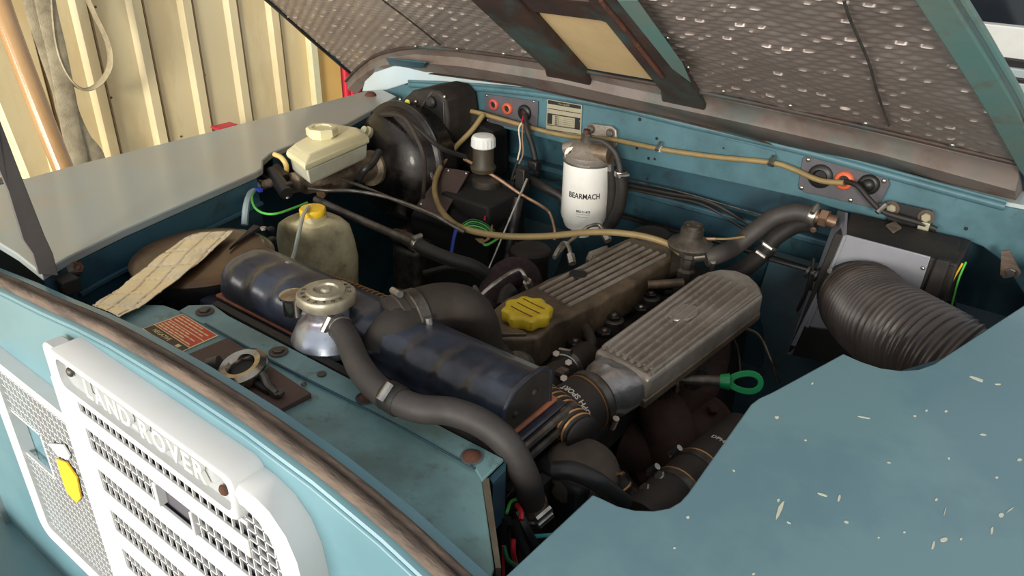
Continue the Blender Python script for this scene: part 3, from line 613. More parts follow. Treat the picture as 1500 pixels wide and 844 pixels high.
bolt(sl, Z(471, 548, SZ + .004), U, .005, DSTEEL, 'washer', 'washer'); bolt(sl, Z(445, 563, SZ + .003), U, .003, DSTEEL, 'dome')
# warning label
lb = T('warning_label', 'red and brown warning label stuck on the slam panel', 'label', Z(262, 490, SZ))
A, Bq, Cc, D = Z(268, 460, SZ + .0006), Z(320, 492, SZ + .0006), Z(262, 518, SZ + .0006), Z(208, 482, SZ + .0006)
def LBp(u, v, o=0): return A.lerp(Bq, u).lerp(D.lerp(Cc, u), v) + Vector((0, 0, o))
def lq(name, m_, u0, v0, u1, v1, o): return slab(name, m_, lb, [LBp(u0, v0, o), LBp(u1, v0, o), LBp(u1, v1, o), LBp(u0, v1, o)], (0, 0, .0003))
lq('border', CREAML, 0, 0, 1, 1, 0); lq('red_field', REDL, .03, .03, .97, .34, .0003); lq('red_field', REDL, .03, .37, .97, .70, .0003); lq('brown_field', BRNL, .02, .73, .98, .97, .0003)
for r_, (v0, k) in enumerate([(.07, 5), (.16, 6), (.25, 6), (.41, 5), (.49, 6), (.57, 5), (.64, 6)]):
    uu = .07
    for i in range(k):
        wd = random.uniform(.08, .15)
        if uu + wd > .95: break
        lq('print_line', CREAML, uu, v0, uu + wd, v0 + .035, .0006); uu += wd + .02
rgt = (LBp(1, .5) - LBp(0, .5))
text('lettering', 'NEGATIVE', .0075, LBp(.38, .85, .0008), rgt, LBp(0, 0) - LBp(0, 1), CREAML, lb, .0002, 1.0)
lq('arrow', CREAML, .78, .80, .86, .90, .0006)
# bonnet latch
lt = T('bonnet_latch', 'brown latch plate with a chromed cup and lever on the slam panel', 'latch', Z(370, 560, SZ))
slab('plate', BROWN, lt, Zs(SZ + .006, (272, 520), (334, 494), (456, 576), (396, 606)), (0, 0, -.006), bevel=.0008)
cc = Z(353, 536, SZ + .020); ta = Vector((-.05, -.25, 1)).normalized()
lathe('cup', CHROME, lt, cc - ta * .006, ta, [(.0255, -.004), (.0275, .001), (.0265, .006), (.021, .0095), (.015, .0085), (.0125, .005), (.012, -.001)], 32, cap=False)
lathe('cup_bore', INK, lt, cc - ta * .006, ta, [(.0122, 0), (.0122, .0015)], 18)
tube('lever', DSTEEL, lt, ZZ((374, 540, SZ + .02), (386, 552, SZ + .016), (392, 566, SZ + .012), (406, 578, SZ + .010)), .0045, n=8)
cyl('lever_pin', DSTEEL, lt, Z(306, 536, SZ + .010), Z(322, 532, SZ + .014), .008, n=12)
bolt(lt, Z(408, 578, SZ + .009), U, .006, DSTEEL)
box('spring_block', BLACKD, lt, Z(384, 564, SZ + .009), (.03, .012, .008), bevel=.002)

# ------------------------------------------------------------------ radiator
rd = T('radiator', 'black radiator with ribbed header tank and silvery soldered filler neck', 'radiator', (.06, .2, -.5))
def tank_ring(x, s=1.0, dz=0):
    bump = .0065 * max(0, math.sin((x + .17) / .043 * 2 * math.pi)) ** .4 if -.18 < x < .25 else 0
    x0_ = x
    pr = [(.152, -.05), (.1505, -.040), (.156 - bump * .7, -.016 + bump * .5), (.166 - bump * .5, -.002 + bump), (.180, .006 + bump * .5), (.205, .008), (.226, .004), (.238, -.012), (.24, -.05)]
    return [Vector((x, .206 + (y - .196) * s * .95, -.037 + (z + .05) * s * .86)) for y, z in pr]
mb = MB(); xs = [-.200] + [-.197 + .0065 * i for i in range(75)]; xs = [x for x in xs if x <= .258] + [.262]
rg = []
for x in xs:
    s = 1.0
    if x < -.17: s = .55 + .45 * math.sqrt(max(0, 1 - ((-.17 - x) / .031) ** 2))
    rg.append(tank_ring(x, s))
mb.rings(rg); mb.build('header_tank', RADM, rd, smooth=60)
slab('tank_seam', RUSTT, rd, [(-.196, .1625, -.042), (.270, .1625, -.042), (.270, .258, -.042), (-.200, .258, -.042)], (0, 0, .005), bevel=.002)
slab('top_frame', RADM, rd, [(-.212, .148, -.075), (.278, .148, -.075), (.278, .265, -.075), (-.212, .265, -.075)], (0, 0, .032), bevel=.003)
box('core', BLACKD, rd, (.055, .195, -.30), (.46, .07, .42))
for x in (-.19, .30): box('side_plate', BLACKD, rd, (x, .195, -.3), (.012, .1, .43))
# filler: soldered boss, neck, cap
cx = Z(478, 432, .032)
nk = cx.copy()
lathe('filler_boss', SOLDER, rd, (nk.x, nk.y, -.03), U, [(.040, 0), (.044, .010), (.036, .026), (.026, .034), (.0235, .040), (.0235, .052), (.029, .056)], 28)
cp = lathe('cap', CAPM, rd, (nk.x, nk.y, .022), U, [(.029, 0), (.031, .003), (.031, .012), (.0295, .014), (.021, .0145), (.020, .017), (.013, .018), (.012, .0155), (.006, .0155), (.004, .0185), (.001, .0185)], 40, lob=lambda t: 1 + .05 * (abs(math.cos(t)) > .93))
for k in range(14):
    a = math.radians(-150 + k * 21); c = Vector((nk.x + .0255 * math.cos(a), nk.y + .0255 * math.sin(a), .0366))
    text('letter', 'RADIATOR CAP  '[k] if 'RADIATOR CAP  '[k] != ' ' else '.', .006, c, (-math.sin(a), math.cos(a), 0), (-math.cos(a), -math.sin(a), 0), DSTEEL, cp, .0004)
lathe('filler_stub', CHROME, rd, Z(430, 436, .012), U, [(.013, -.02), (.013, .0), (.016, .001), (.016, .004), (.008, .006)], 20)
cyl('overflow_spout', BRASS, rd, Z(476, 470, -.002) , Z(492, 474, .002), .0095, n=14)
pl = T('terminal_clip', 'small bright screw clip with blue tag beside the radiator cap', 'clip', Z(432, 405, 0))
lathe('screw_post', STEEL, pl, Z(424, 402, -.005), U, [(.004, -.01), (.004, .012), (.006, .012), (.006, .016), (.002, .018)], 12)
box('blue_tag', mat('blue_plastic', (50, 60, 180), .4), pl, Z(437, 412, .004), (.012, .01, .008), bevel=.001); tube('strap', STEEL, pl, ZZ((424, 400, .0), (438, 400, .003), (455, 408, .004)), .003, n=6)
# D-shaped end plate of the tank, with its rolled rim and two rivets
ep = [v + Vector((0, 0, 0)) for v in tank_ring(.2625)]
slab('end_plate', BLACKD, rd, ep, (.004, 0, 0), bevel=.001)
tube('end_rim', RADM, rd, [v + Vector((.003, 0, 0)) for v in ep], .0028, n=8, per=6)
for p in ((.186, -.018), (.218, -.010)): bolt(rd, (.2665, p[0], p[1]), (1, 0, 0), .004, BLACKD, 'dome', 'rivet')
for k in range(2): tube('frame_rail', DSTEEL, rd, [(.284, .155, -.046 - k * .018), (.284, .21, -.046 - k * .018), (.284, .268, -.046 - k * .018)], .0045, n=8)

# corrugated hose behind the radiator with copper rings
def ringed_hose(name, label, pts, r, pitch, col=RUBBERD, ring=COPRING, rr=.0016, cat='hose', grp=None, skip=1):
    t = T(name, label, cat, pts[len(pts) // 2], grp)
    P_ = resample(pts, pitch / 6)
    MB().tube(P_, r, n=22, raw=True, rf=lambda l, L: r * (1 + .07 * math.cos(2 * math.pi * l / pitch))).build('hose', col, t, smooth=70)
    for i in range(6, len(P_) - 6, 6 * skip):
        d = (P_[i + 1] - P_[i - 1]).normalized()
        lathe('ring', ring, t, P_[i] - d * rr, d, [(r * 1.06, 0), (r * 1.11, rr), (r * 1.06, rr * 2)], 22, cap=False)
    return t
ringed_hose('corrugated_hose', 'black corrugated hose with copper rings lying behind the radiator', ZZ((470, 420, -.065), (525, 441, -.055), (590, 468, -.055), (650, 496, -.06), (720, 540, -.075), (800, 590, -.065), (855, 638, -.065)), .019, .0085)
ringed_hose('corrugated_hose', 'short ringed hose dropping beside the near wing scallop', ZZ((893, 690, -.14), (908, 712, -.15), (922, 735, -.17), (935, 755, -.2)), .012, .011)

# ------------------------------------------------------------------ radiator hoses
th_ = T('top_hose', 'fat black rubber elbow hose from the radiator to the engine', 'hose', Z(650, 440, 0))
tube('stub', BLACKD, th_, ZZ((560, 520, -.02), (568, 500, -.008), (582, 484, .0), (602, 470, .002)), .026, n=22)
tube('elbow', RUBBERB, th_, ZZ((570, 474, .0), (605, 463, .003), (645, 452, .0), (678, 456, -.01), (696, 480, -.04), (704, 520, -.09), (706, 560, -.15)), .030, n=24, per=10)
clamp(th_, Z(606, 464, .003), Z(640, 452, .0) - Z(575, 473, 0), .0308, DSTEEL, .014, sd=(.4, -.6, .1)); clamp(th_, Z(586, 471, .001), Z(640, 452, .0) - Z(575, 473, 0), .0305, RUBBERB, .01)
oh = T('expansion_hose', 'long grey rubber hose curving over the radiator from filler neck to bottom', 'hose', Z(600, 600, 0))
tube('hose', RUBBER, oh, ZZ((492, 474, .004), (508, 495, .004), (528, 540, .006), (560, 575, .006), (610, 598, .006), (660, 603, .004), (705, 620, .0), (744, 652, -.015), (770, 700, -.05), (782, 748, -.1)), .0135, n=18, per=10)
clamp(oh, Z(577, 584, .006), Z(600, 596, .006) - Z(555, 570, .006), .0142, RUBBERD, .02); 
clamp(oh, Z(498, 480, .004), Z(512, 500, .004) - Z(492, 474, .004), .0142, STEEL, .008, sd=(-1, -.3, .4))
clamp(oh, Z(779, 738, -.09), Z(782, 748, -.1) - Z(770, 700, -.05), .0145, BRASS, .010, sd=(1, -.3, .2)); clamp(oh, Z(781, 746, -.098), Z(782, 748, -.1) - Z(770, 700, -.05), .0148, STEEL, .008, sd=(1, -.3, .2))

# ------------------------------------------------------------------ round canister with foil strip
ac = T('round_canister', 'round black oily canister in the front left corner of the bay', 'air cleaner', (-.285, .21, -.2))
ctr = Z(297, 371, -.025); RA = .095
lathe('lid', mat('oily_lid', (64, 46, 34), .28, .3, col2=(110, 78, 46), scale=7, amt=.7, rvar=.2, coat=.2), ac, ctr + Vector((0, 0, -.012)), U, [(RA - .001, .006), (RA, .0075), (RA - .002, .0095), (RA - .010, .0115), (RA - .02, .012), (.01, .012)], 56)
lathe('body', BLACK, ac, ctr + Vector((0, 0, -.16)), U, [(RA * .9, 0), (RA * .93, .02), (RA * .93, .13), (RA * .985, .140), (RA * .99, .1545)], 48)
for k in range(30):
    a = 2 * math.pi * k / 30; box('rib', BLACK, ac, ctr + Vector((math.cos(a) * RA * .945, math.sin(a) * RA * .945, -.05)), (.008, .004, .04), (Vector((math.cos(a), math.sin(a), 0)), Vector((-math.sin(a), math.cos(a), 0)), U))
lip = Zs(-.0245, (336, 368), (346, 360), (382, 336), (372, 333)); slab('lid_strap', BLACKD, ac, lip, (0, 0, .005), bevel=.001)
bolt(ac, Z(386, 336, -.02), U, .005, STEEL); 
fs = T('foil_strip', 'crinkled pale foil strip draped over the round canister onto the panel', 'foil', Z(240, 400, -.02))
Lp = [(292, 345), (268, 356), (240, 375), (214, 396), (188, 418), (160, 438), (136, 452)]
Rp = [(344, 342), (318, 366), (296, 386), (270, 408), (242, 430), (210, 452), (176, 470)]
zz = [-.023, -.022, -.0215, -.021, -.0205, -.020, -.0185]
mb = MB(); nU = 36; G = []
rr = random.Random(5)
LL = spline([Z(*p, z) for p, z in zip(Lp, zz)], 12); RR = spline([Z(*p, z) for p, z in zip(Rp, zz)], 12)
v = []; f = []
for i, (a, c) in enumerate(zip(LL, RR)):
    for j in range(nU + 1):
        u = j / nU; p = a.lerp(c, u); h = .0013 * min(1, abs(math.sin(i * .27 + u * 2.2)) * 5) * min(1, abs(math.sin(u * 8 - i * .06)) * 5) + .0012 * math.sin(i * .23) * math.sin(u * 5 + i * .11) + rr.uniform(0, .0003) + .001
        v.append(p + Vector((0, 0, .003 + h)))
for i in range(len(LL) - 1):
    for j in range(nU): k = i * (nU + 1) + j; f.append((k, k + 1, k + nU + 2, k + nU + 1))
b = MB(); b.v = v; b.f = f; o = b.build('strip', FOILW, fs, smooth=20); m_ = o.modifiers.new('thick', 'SOLIDIFY'); m_.thickness = .0006

# ------------------------------------------------------------------ washer bottle
wb = T('washer_bottle', 'grubby translucent washer bottle with a yellow cap in the left of the bay', 'bottle', Z(455, 350, -.2))
wc = Z(460, 345, -.08)
def sq(cx_, cy_, hx, hy, z, n=32, e=3.2):
    o = []
    for k in range(n):
        t = 2 * math.pi * k / n; c, s = math.cos(t), math.sin(t); o.append(Vector((cx_ + hx * abs(c) ** (2 / e) * (1 if c > 0 else -1), cy_ + hy * abs(s) ** (2 / e) * (1 if s > 0 else -1), z)))
    return o
bx, by = wc.x - .005, wc.y + .006
wb_r = [sq(bx, by, .046, .042, -.22), sq(bx, by, .060, .05, -.19), sq(bx + .004, by, .062, .052, -.12), sq(bx, by, .062, .050, -.09), sq(bx, by, .056, .046, -.065), sq(bx, by, .044, .038, -.05), sq(bx - .006, by + .004, .026, .026, -.043), sq(bx - .010, by + .006, .019, .019, -.040), sq(bx - .01, by + .006, .018, .018, -.03)]
capc = Z(458, 308, -.026)
sh_ = Vector((capc.x - (bx - .01), capc.y - (by + .006), 0))
for k, r_ in enumerate(wb_r[-3:]): 
    for q in r_: q += sh_
wb_r[-4] = [q + sh_ * .35 for q in wb_r[-4]]
MB().rings(wb_r).build('body', BOTTLE, wb, smooth=60)
lathe('cap', YEL2, wb, (capc.x, capc.y, -.034), U, [(.019, 0), (.0205, .002), (.0205, .010), (.019, .012), (.006, .0125)], 32, lob=lambda t: 1 + .02 * math.cos(t * 16))
tube('pipe', CLEAR, wb, ZZ((452, 303, -.018), (444, 316, -.02), (437, 345, -.03), (430, 375, -.045), (420, 398, -.05)), .0032, n=8)
for p in ((396, 337), (398, 352)): box('clip', BLACK, wb, Z(*p, -.055), (.012, .012, .010), bevel=.003)

# ------------------------------------------------------------------ brake servo, master cylinder
sc = Y(588, 238, .80); sax = Vector((-.06, -1, .10)).normalized()
sv = T('brake_servo', 'glossy black domed brake servo at the back left of the bay', 'brake servo', sc)
lathe('shell', BLACKG, sv, sc - sax * -.0, sax, [(.108, -.06), (.116, -.045), (.120, -.005), (.124, 0), (.124, .008), (.117, .012), (.111, .030), (.095, .052), (.065, .066), (.036, .070), (.034, .082), (.02, .084)], 48)
lathe('rim', BLACKG, sv, sc - sax * .002, sax, [(.122, 0), (.1275, .002), (.1275, .008), (.122, .010)], 48, cap=False)
lathe('check_valve', CREAMP, sv, sc + sax * .052 + Vector((-.028, 0, .062)), Vector((-.1, -.8, .5)), [(.012, 0), (.012, .012), (.009, .015), (.009, .022)], 16)
mc = T('master_cylinder', 'oily cast brake master cylinder below the cream reservoir', 'master cylinder', Z(480, 250, -.06))
m0 = sc + sax * .08; m1 = Z(428, 268, -.042)
ma = (m1 - m0).normalized(); L_ = (m1 - m0).length
lathe('casting', ALUM, mc, m0, ma, [(.036, 0), (.036, .010), (.025, .014), (.026, L_ * .35), (.030, L_ * .38), (.031, L_ * .55), (.025, L_ * .6), (.025, L_ * .85), (.019, L_ * .9), (.018, L_), (.010, L_ + .004)], 26)
for p, z in (((445, 262), -.045), ((500, 268), -.07), ((470, 285), -.07)): cyl('pipe_union', BRASS, mc, m0 + ma * (L_ * (.9 if p[0] < 450 else .5)) + Vector((0, 0, -.0)), Z(*p, z), .009, n=6)
for k in (.3, .6, .85): box('rib', ALUM, mc, m0 + ma * L_ * k + Vector((.0, 0, .022)), (.03, .012, .02), bevel=.003)
tube('servo_cable', RUBBERD, sv, YY((562, 166, .78), (585, 168, .74), (612, 188, .72), (645, 216, .74), (682, 230, .80)), .0045, n=8)
tube('servo_cable', RUBBERB, sv, YY((556, 168, .78), (590, 172, .71), (612, 205, .68), (622, 240, .68), (620, 290, .70)), .0040, n=8)
# plastic servo hose
tube('servo_hose', BLACK, mc, [Y(556, 222, .66), Y(545, 240, .63), Y(533, 250, .61), Y(522, 268, .62)], .007, n=10)
rs = T('fluid_reservoir', 'cream and white brake fluid reservoir with large octagonal cap', 'reservoir', Z(480, 200, .0))
topq = Zs(.018, (419, 216), (468, 188), (489, 180), (532, 187), (540, 196), (446, 236))
ctrq = sum(topq, Vector()) / len(topq)
def grow(P_, k, dz): return [ctrq + (p - ctrq) * k + Vector((0, 0, dz)) for p in P_]
MB().rings([grow(topq, .84, -.050), grow(topq, .92, -.042), grow(topq, .95, -.018)]).build('tank', MILKY, rs, smooth=30, bevel=.003)
MB().rings([grow(topq, 1.0, -.018), grow(topq, 1.02, -.012), grow(topq, 1.0, -.006), grow(topq, .86, .0), grow(topq, .80, .003)]).build('lid', CREAMP, rs, smooth=30, bevel=.002)
cz = Z(472, 196, .026); lathe('cap', CREAMP, rs, (cz.x, cz.y, .018), U, [(.024, 0), (.024, .006), (.0285, .007), (.0285, .018), (.026, .021), (.018, .021), (.017, .019), (.005, .019)], 8, smooth=20)
pt = T('pale_pipe', 'short pale yellow pipe bent down into the wing recess', 'pipe', Z(405, 235, 0)); tube('pipe', PALEY, pt, ZZ((402, 226, .004), (412, 231, .002), (419, 242, -.01), (419, 254, -.03), (414, 262, -.05)), .0045, n=10)
so_ = T('level_switch', 'black twin-barrel switch at the front end of the master cylinder', 'switch', Z(408, 268, -.03))
cyl('barrel', BLACK, so_, Z(398, 252, -.02), Z(420, 284, -.04), .012, n=16); cyl('barrel', BLACK, so_, Z(404, 246, -.02), Z(418, 262, -.03), .009, n=14); box('connector', BLACK, so_, Z(394, 264, -.03), (.03, .018, .014), bevel=.002); box('connector', BLACK, so_, Z(421, 272, -.03), (.012, .018, .010), bevel=.002)
cyl('arm', DSTEEL, so_, Z(360, 272, -.03), Z(392, 268, -.03), .005, n=8); cyl('plug', SEAL, so_, Z(382, 272, -.03), Z(396, 268, -.03), .008, n=10)
for p in ((359, 271), (379, 265), (408, 245), (399, 250), (421, 290)): bolt(so_, Z(*p, -.026 if p[1] < 280 else -.04), U, .003, STEEL, 'dome', 'screw')
def wire(label, m_, pts, r, name='wire', cat='wire', n=8):
    return tag(tube(name, m_, None, pts, r, n=n, per=8), label, cat)
wire('pale grey plastic tube dropping from the twin-barrel switch', TUBEG, ZZ((382, 268, -.03), (368, 282, -.03), (361, 300, -.035), (358, 330, -.06)), .0055, 'plastic_tube', 'tube')
wire('thin green wire looping below the twin-barrel switch', GRNW, ZZ((382, 272, -.03), (370, 285, -.03), (372, 302, -.03), (385, 312, -.03), (405, 313, -.03), (432, 304, -.035), (450, 297, -.04)), .0019)
box('wire_tag', MATS['blue_plastic'], None, Z(380, 278, -.028), (.01, .006, .006)); tag(bpy.data.objects['wire_tag'], 'tiny blue connector sleeve below the twin-barrel switch', 'connector')

# ------------------------------------------------------------------ wiper motor housing, pedal box, clutch reservoir at the back left
wm = T('wiper_motor_housing', 'black round-shouldered motor housing with yellow dot against the far bulkhead', 'motor housing', Y(620, 180, .93))
prof = Ys(.86, (583, 168), (590, 145), (603, 133), (625, 130), (642, 134), (652, 145), (656, 170), (656, 250), (610, 240), (585, 200))
slab('cover', BLACKD, wm, prof, (0, .10, 0), bevel=.006)
slab('darkness_block', BLACKP, wm, Ys(.93, (654, 165), (722, 192), (724, 262), (650, 262)), (0, .05, 0), bevel=.004)  # black slab added to paint the darkness beside the housing
slab('front_face', BLACK, wm, Ys(.858, (612, 180), (625, 146), (640, 140), (650, 150), (652, 235), (618, 230)), (0, .004, 0), bevel=.003)
lathe('boss', BLACK, wm, Y(633, 150, .857), (0, -1, .1), [(.012, 0), (.012, .006), (.008, .010)], 18)
lathe('sticker', STICKY, wm, Y(597, 151, .858), (0, -1, .2), [(.0075, 0), (.0075, .0012)], 20)
for p in ((609, 149), (586, 146), (651, 142), (590, 164)): bolt(wm, Y(*p, .857), (0, -1, .1), .004, STEEL, 'dome', 'screw')
tube('clip_band', DSTEEL, wm, YY((608, 178, .855), (617, 158, .855), (632, 137, .86), (640, 132, .88)), .0025, n=6)
bk = T('relay_box', 'small black box on the bulkhead below the beige conduit at left', 'relay', Y(692, 185, .95))
slab('body', BLACKD, bk, Ys(.955, (657, 160), (668, 153), (710, 162), (711, 190), (690, 196), (660, 186)), (0, -.02, 0), bevel=.003); bolt(bk, Y(674, 157, .935), (0, -.3, 1), .006, DSTEEL)
pb = T('pedal_box', 'black box with a sloping brown cover plate behind the washer bottle', 'pedal box', Z(670, 290, -.1))
cp_ = [Z(651, 245, -.075), Z(688, 251, -.075), Z(649, 318, -.125), Z(611, 300, -.12)]
nrm = (cp_[1] - cp_[0]).cross(cp_[3] - cp_[0]).normalized(); nrm = -nrm if nrm.z < 0 else nrm
slab('cover_plate', BRNP, pb, cp_, -nrm * .003, bevel=.001)
for p in ((657, 250, -.078), (683, 254, -.078), (659, 277, -.1), (617, 299, -.118)): bolt(pb, Z(*p) + nrm * .0005, nrm, .0035, STEEL, 'dome', 'screw')
q_ = [Z(640, 240, -.085), Z(755, 262, -.085), Z(735, 345, -.16), Z(600, 312, -.15)]
slab('box', BLACKP, pb, [p - nrm * .005 for p in q_], (0, .0, -.3), bevel=.004)
box('side_wall', BLACKP, pb, (-.27, .80, -.25), (.12, .12, .3), bevel=.005)
cr = T('clutch_reservoir', 'white-capped clutch fluid reservoir standing near the bulkhead', 'reservoir', Z(708, 235, -.05))
k0 = Y(708, 218, .83)
lathe('body', mat('grimy_reservoir', (66, 58, 44), .55, col2=(40, 35, 28), scale=30), cr, (k0.x, k0.y, k0.z - .045), U, [(.024, 0), (.026, .008), (.021, .016), (.021, .052)], 24)
lathe('cap', WHITEP, cr, (k0.x, k0.y, k0.z + .004), U, [(.0225, 0), (.024, .002), (.0235, .018), (.020, .023), (.008, .0245)], 36, lob=lambda t: 1 + .02 * math.cos(t * 18), smooth=30)
lathe('cylinder', DSTEEL, cr, (k0.x + .01, k0.y, k0.z - .09), U, [(.02, 0), (.03, .015), (.03, .03), (.018, .036)], 20)
ub = T('bell_casting', 'dirty grey cast steering box beneath the brown cover plate', 'casting', Z(600, 350, -.2))
slab('casting', DSTEEL, ub, Zs(-.2, (588, 326), (610, 312), (650, 322), (636, 350), (612, 370), (574, 362), (578, 340)), (0, 0, -.1), bevel=.012)
for p in ((592, 340), (612, 350), (630, 335)): bolt(ub, Z(*p, -.198), U, .008, SEAL, 'dome')
tube('lug', SEAL, ub, ZZ((580, 344, -.19), (600, 352, -.18), (610, 362, -.19)), .014, n=10)

# ------------------------------------------------------------------ fuel filter
ff = T('fuel_filter', 'white spin-on fuel filter canister with printed name under a cast head', 'fuel filter', Y(862, 300, .90))
fy = .885; fa = Y(862, 238, fy); fb = Y(859, 326, fy); RF = .0455
fx = fa.x - .001; fz1 = fa.z + .004; fz0 = fb.z - .006; H = fz1 - fz0
lathe('canister', WHITE, ff, (fx, fy, fz0), U, [(RF * .80, 0), (RF * .86, .006), (RF * .90, .014), (RF * .965, .018), (RF * .965, .022), (RF, .024), (RF, H - .003), (RF * .98, H)], 48)
lathe('rim', STEEL, ff, (fx, fy, fz1 - .0015), U, [(RF * 1.0, 0), (RF * 1.03, .001), (RF * 1.03, .003), (RF * .95, .004)], 48)
lathe('drain', WHITEP, ff, (fx - .004, fy, fz0 - .022), U, [(.018, 0), (.020, .004), (.020, .022)], 20)
fdir = (CAM - Vector((fx, fy, CAM.z))).normalized(); fdir = Vector((fdir.x, fdir.y, 0)).normalized()
rot = Matrix.Rotation(math.radians(-3), 3, 'Z') @ fdir
for txt, sz, zo, sxx in (('BEARMACH', .0145, .43, .82), ('BRD 21-875', .0062, .66, .85)):
    z_ = fz1 - H * zo
    wraptext('lettering', txt, sz, (fx, fy, z_), U, rot, RF + .0002, INK, ff, sx=sxx)
wraptext('print_line', '_______________', .0035, (fx, fy, fz1 - H * .69), U, rot, RF + .0002, INK, ff, sx=1.0)
wraptext('print_line', '______________', .003, (fx, fy, fz1 - H * .73), U, rot, RF + .0002, INK, ff, sx=1.0)
lathe('filter_head', ALU, ff, (fx, fy, fz1 + .002), U, [(.044, 0), (.046, .004), (.046, .012), (.038, .016), (.032, .028), (.020, .034)], 28)
cyl('head_port', ALU, ff, Y(838, 226, fy - .03), Y(841, 222, fy + .01), .014, n=18); cyl('head_port', INK, ff, Y(838, 226, fy - .0315), Y(838, 226, fy - .029), .0075, n=16)
cyl('head_lug', ALU, ff, Y(829, 217, fy), Y(858, 214, fy), .013, n=14); cyl('head_lug', ALUD, ff, Y(866, 222, fy - .012), Y(893, 226, fy - .008), .016, n=14); cyl('outlet_nut', DSTEEL, ff, Y(892, 232, fy), Y(904, 234, fy), .012, n=6)
cyl('banjo_bolt', DSTEEL, ff, Y(859, 210, fy), Y(859, 196, fy), .012, .009, n=6); cyl('banjo_bolt', RUST, ff, Y(859, 198, fy), Y(860, 190, fy), .007, n=8)
slab('bracket', ALU, ff, Ys(.966, (858, 188), (866, 180), (898, 184), (905, 190), (906, 212), (900, 220), (870, 212)), (0, -.006, 0), bevel=.002)
slab('bracket_arm', ALUD, ff, Ys(.96, (862, 196), (890, 200), (888, 222), (864, 218)), (0, -.05, -.012), bevel=.004)
for p in ((866, 189), (894, 195)): bolt(ff, Y(*p, .960), (0, -1, 0), .009, SEAL, 'washer', 'washer'); bolt(ff, Y(*p, .959), (0, -1, 0), .0065, STEEL)
fh = T('fuel_hose', 'black fuel hose with bright clip hanging beside the filter', 'fuel hose', Y(905, 280, .89))
tube('thin_hose', RUBBER, fh, YY((866, 204, .872), (884, 208, .868), (900, 222, .868), (907, 240, .87), (909, 253, .87)), .0048, n=10)
tube('hose', RUBBERD, fh, YY((909, 250, .872), (911, 275, .875), (908, 300, .88), (900, 320, .885), (888, 338, .89)), .011, n=14)
clamp(fh, Y(909, 254, .871), (0, 0, 1), .0108, STEEL, .009, sd=(1, -.6, 0))
tube('hose', RUBBERD, fh, YY((895, 246, .89), (897, 280, .895), (892, 310, .9), (884, 335, .9)), .010, n=12); cyl('barb', STEEL, fh, Y(894, 240, .885), Y(894, 250, .885), .007, n=10)

# ------------------------------------------------------------------ long conduits and pipes
def cable(name, label, m_, pts, r, cat, ties=(), n=10):
    t = T(name, label, cat, pts[len(pts) // 2]); tube('sheath' if cat != 'pipe' else 'pipe', m_, t, pts, r, n=n)
    for p, d, rr in ties: clamp(t, p, d, r * 1.25, rr, .008, 'tie')
    return t
cable('cable_conduit', 'beige conduit clipped along the upper bulkhead from left to right', BEIGE, [Y(655, 162, .93), Y(690, 163, .935), Y(735, 175, .945), Y(800, 193, .955), Y(850, 202, .958), Y(875, 203, .935), Y(905, 206, .955), Y(965, 218, .962), Y(1040, 229, .963), Y(1128, 238, .963), Y(1160, 247, .962), Y(1200, 264, .958), Y(1236, 268, .955)], .0048, 'conduit',
      [(Y(966, 218, .962), (1, 0, 0), WHITEP), (Y(1131, 239, .962), (1, 0, 0), DSTEEL)])
cable('speedometer_cable', 'brown cable looping down from the conduit and sweeping right over the engine', BEIGE, [Y(708, 168, .93), Y(692, 190, .90), Y(668, 215, .86), Y(648, 240, .80), Y(637, 270, .74), Y(642, 300, .68), Y(662, 325, .64), Y(690, 338, .62), Y(740, 346, .62), Y(800, 346, .66), Y(870, 340, .72), Y(930, 344, .76), Y(975, 356, .78), Y(998, 372, .79)], .0055, 'cable',
      [(Y(639, 256, .77), (0, -.3, 1), BLACK)])
cable('grommet_lead', 'black lead with white sleeve dropping from the orange grommet to the heater', RUBBERD, [Y(1240, 266, .955), Y(1256, 272, .945), Y(1272, 290, .94), Y(1290, 308, .94), Y(1310, 316, .945), Y(1345, 326, .95), Y(1372, 336, .955)], .0042, 'cable', [(Y(1289, 307, .94), (1, 0, -.6), WHITEP)])
cable('brake_pipe', 'upper metal brake pipe running right from the master cylinder', DSTEEL, ZZ((500, 262, -.055), (540, 277, -.06), (600, 302, -.07), (640, 318, -.075), (680, 340, -.09)), .0032, 'pipe')
cable('brake_pipe', 'lower metal brake pipe bending right from the master cylinder nose', DSTEEL, ZZ((452, 276, -.05), (480, 279, -.05), (520, 280, -.055), (570, 290, -.06), (630, 312, -.07), (668, 332, -.085)), .0032, 'pipe')
hp = T('heater_pipe', 'dark rubber pipe with bright clip crossing below the servo', 'hose', Z(600, 350, -.1))
tube('thin_pipe', DSTEEL, hp, ZZ((462, 292, -.06), (500, 310, -.07), (560, 336, -.085), (612, 358, -.09)), .007, n=10)
tube('hose', RUBBERD, hp, ZZ((606, 355, -.09), (630, 368, -.092), (660, 380, -.095), (692, 390, -.10), (716, 405, -.12)), .0115, n=14)
clamp(hp, Z(611, 358, -.09), Z(630, 368, -.092) - Z(600, 352, -.09), .0115, STEEL, .009, sd=(0, 0, 1))
cable('copper_pipe', 'bright copper pipe slanting down from beside the white-capped reservoir', COPPER, ZZ((680, 233, -.06), (700, 244, -.065), (730, 262, -.08), (762, 284, -.1), (790, 300, -.12), (805, 312, -.14), (812, 335, -.16), (812, 352, -.18)), .0032, 'pipe')
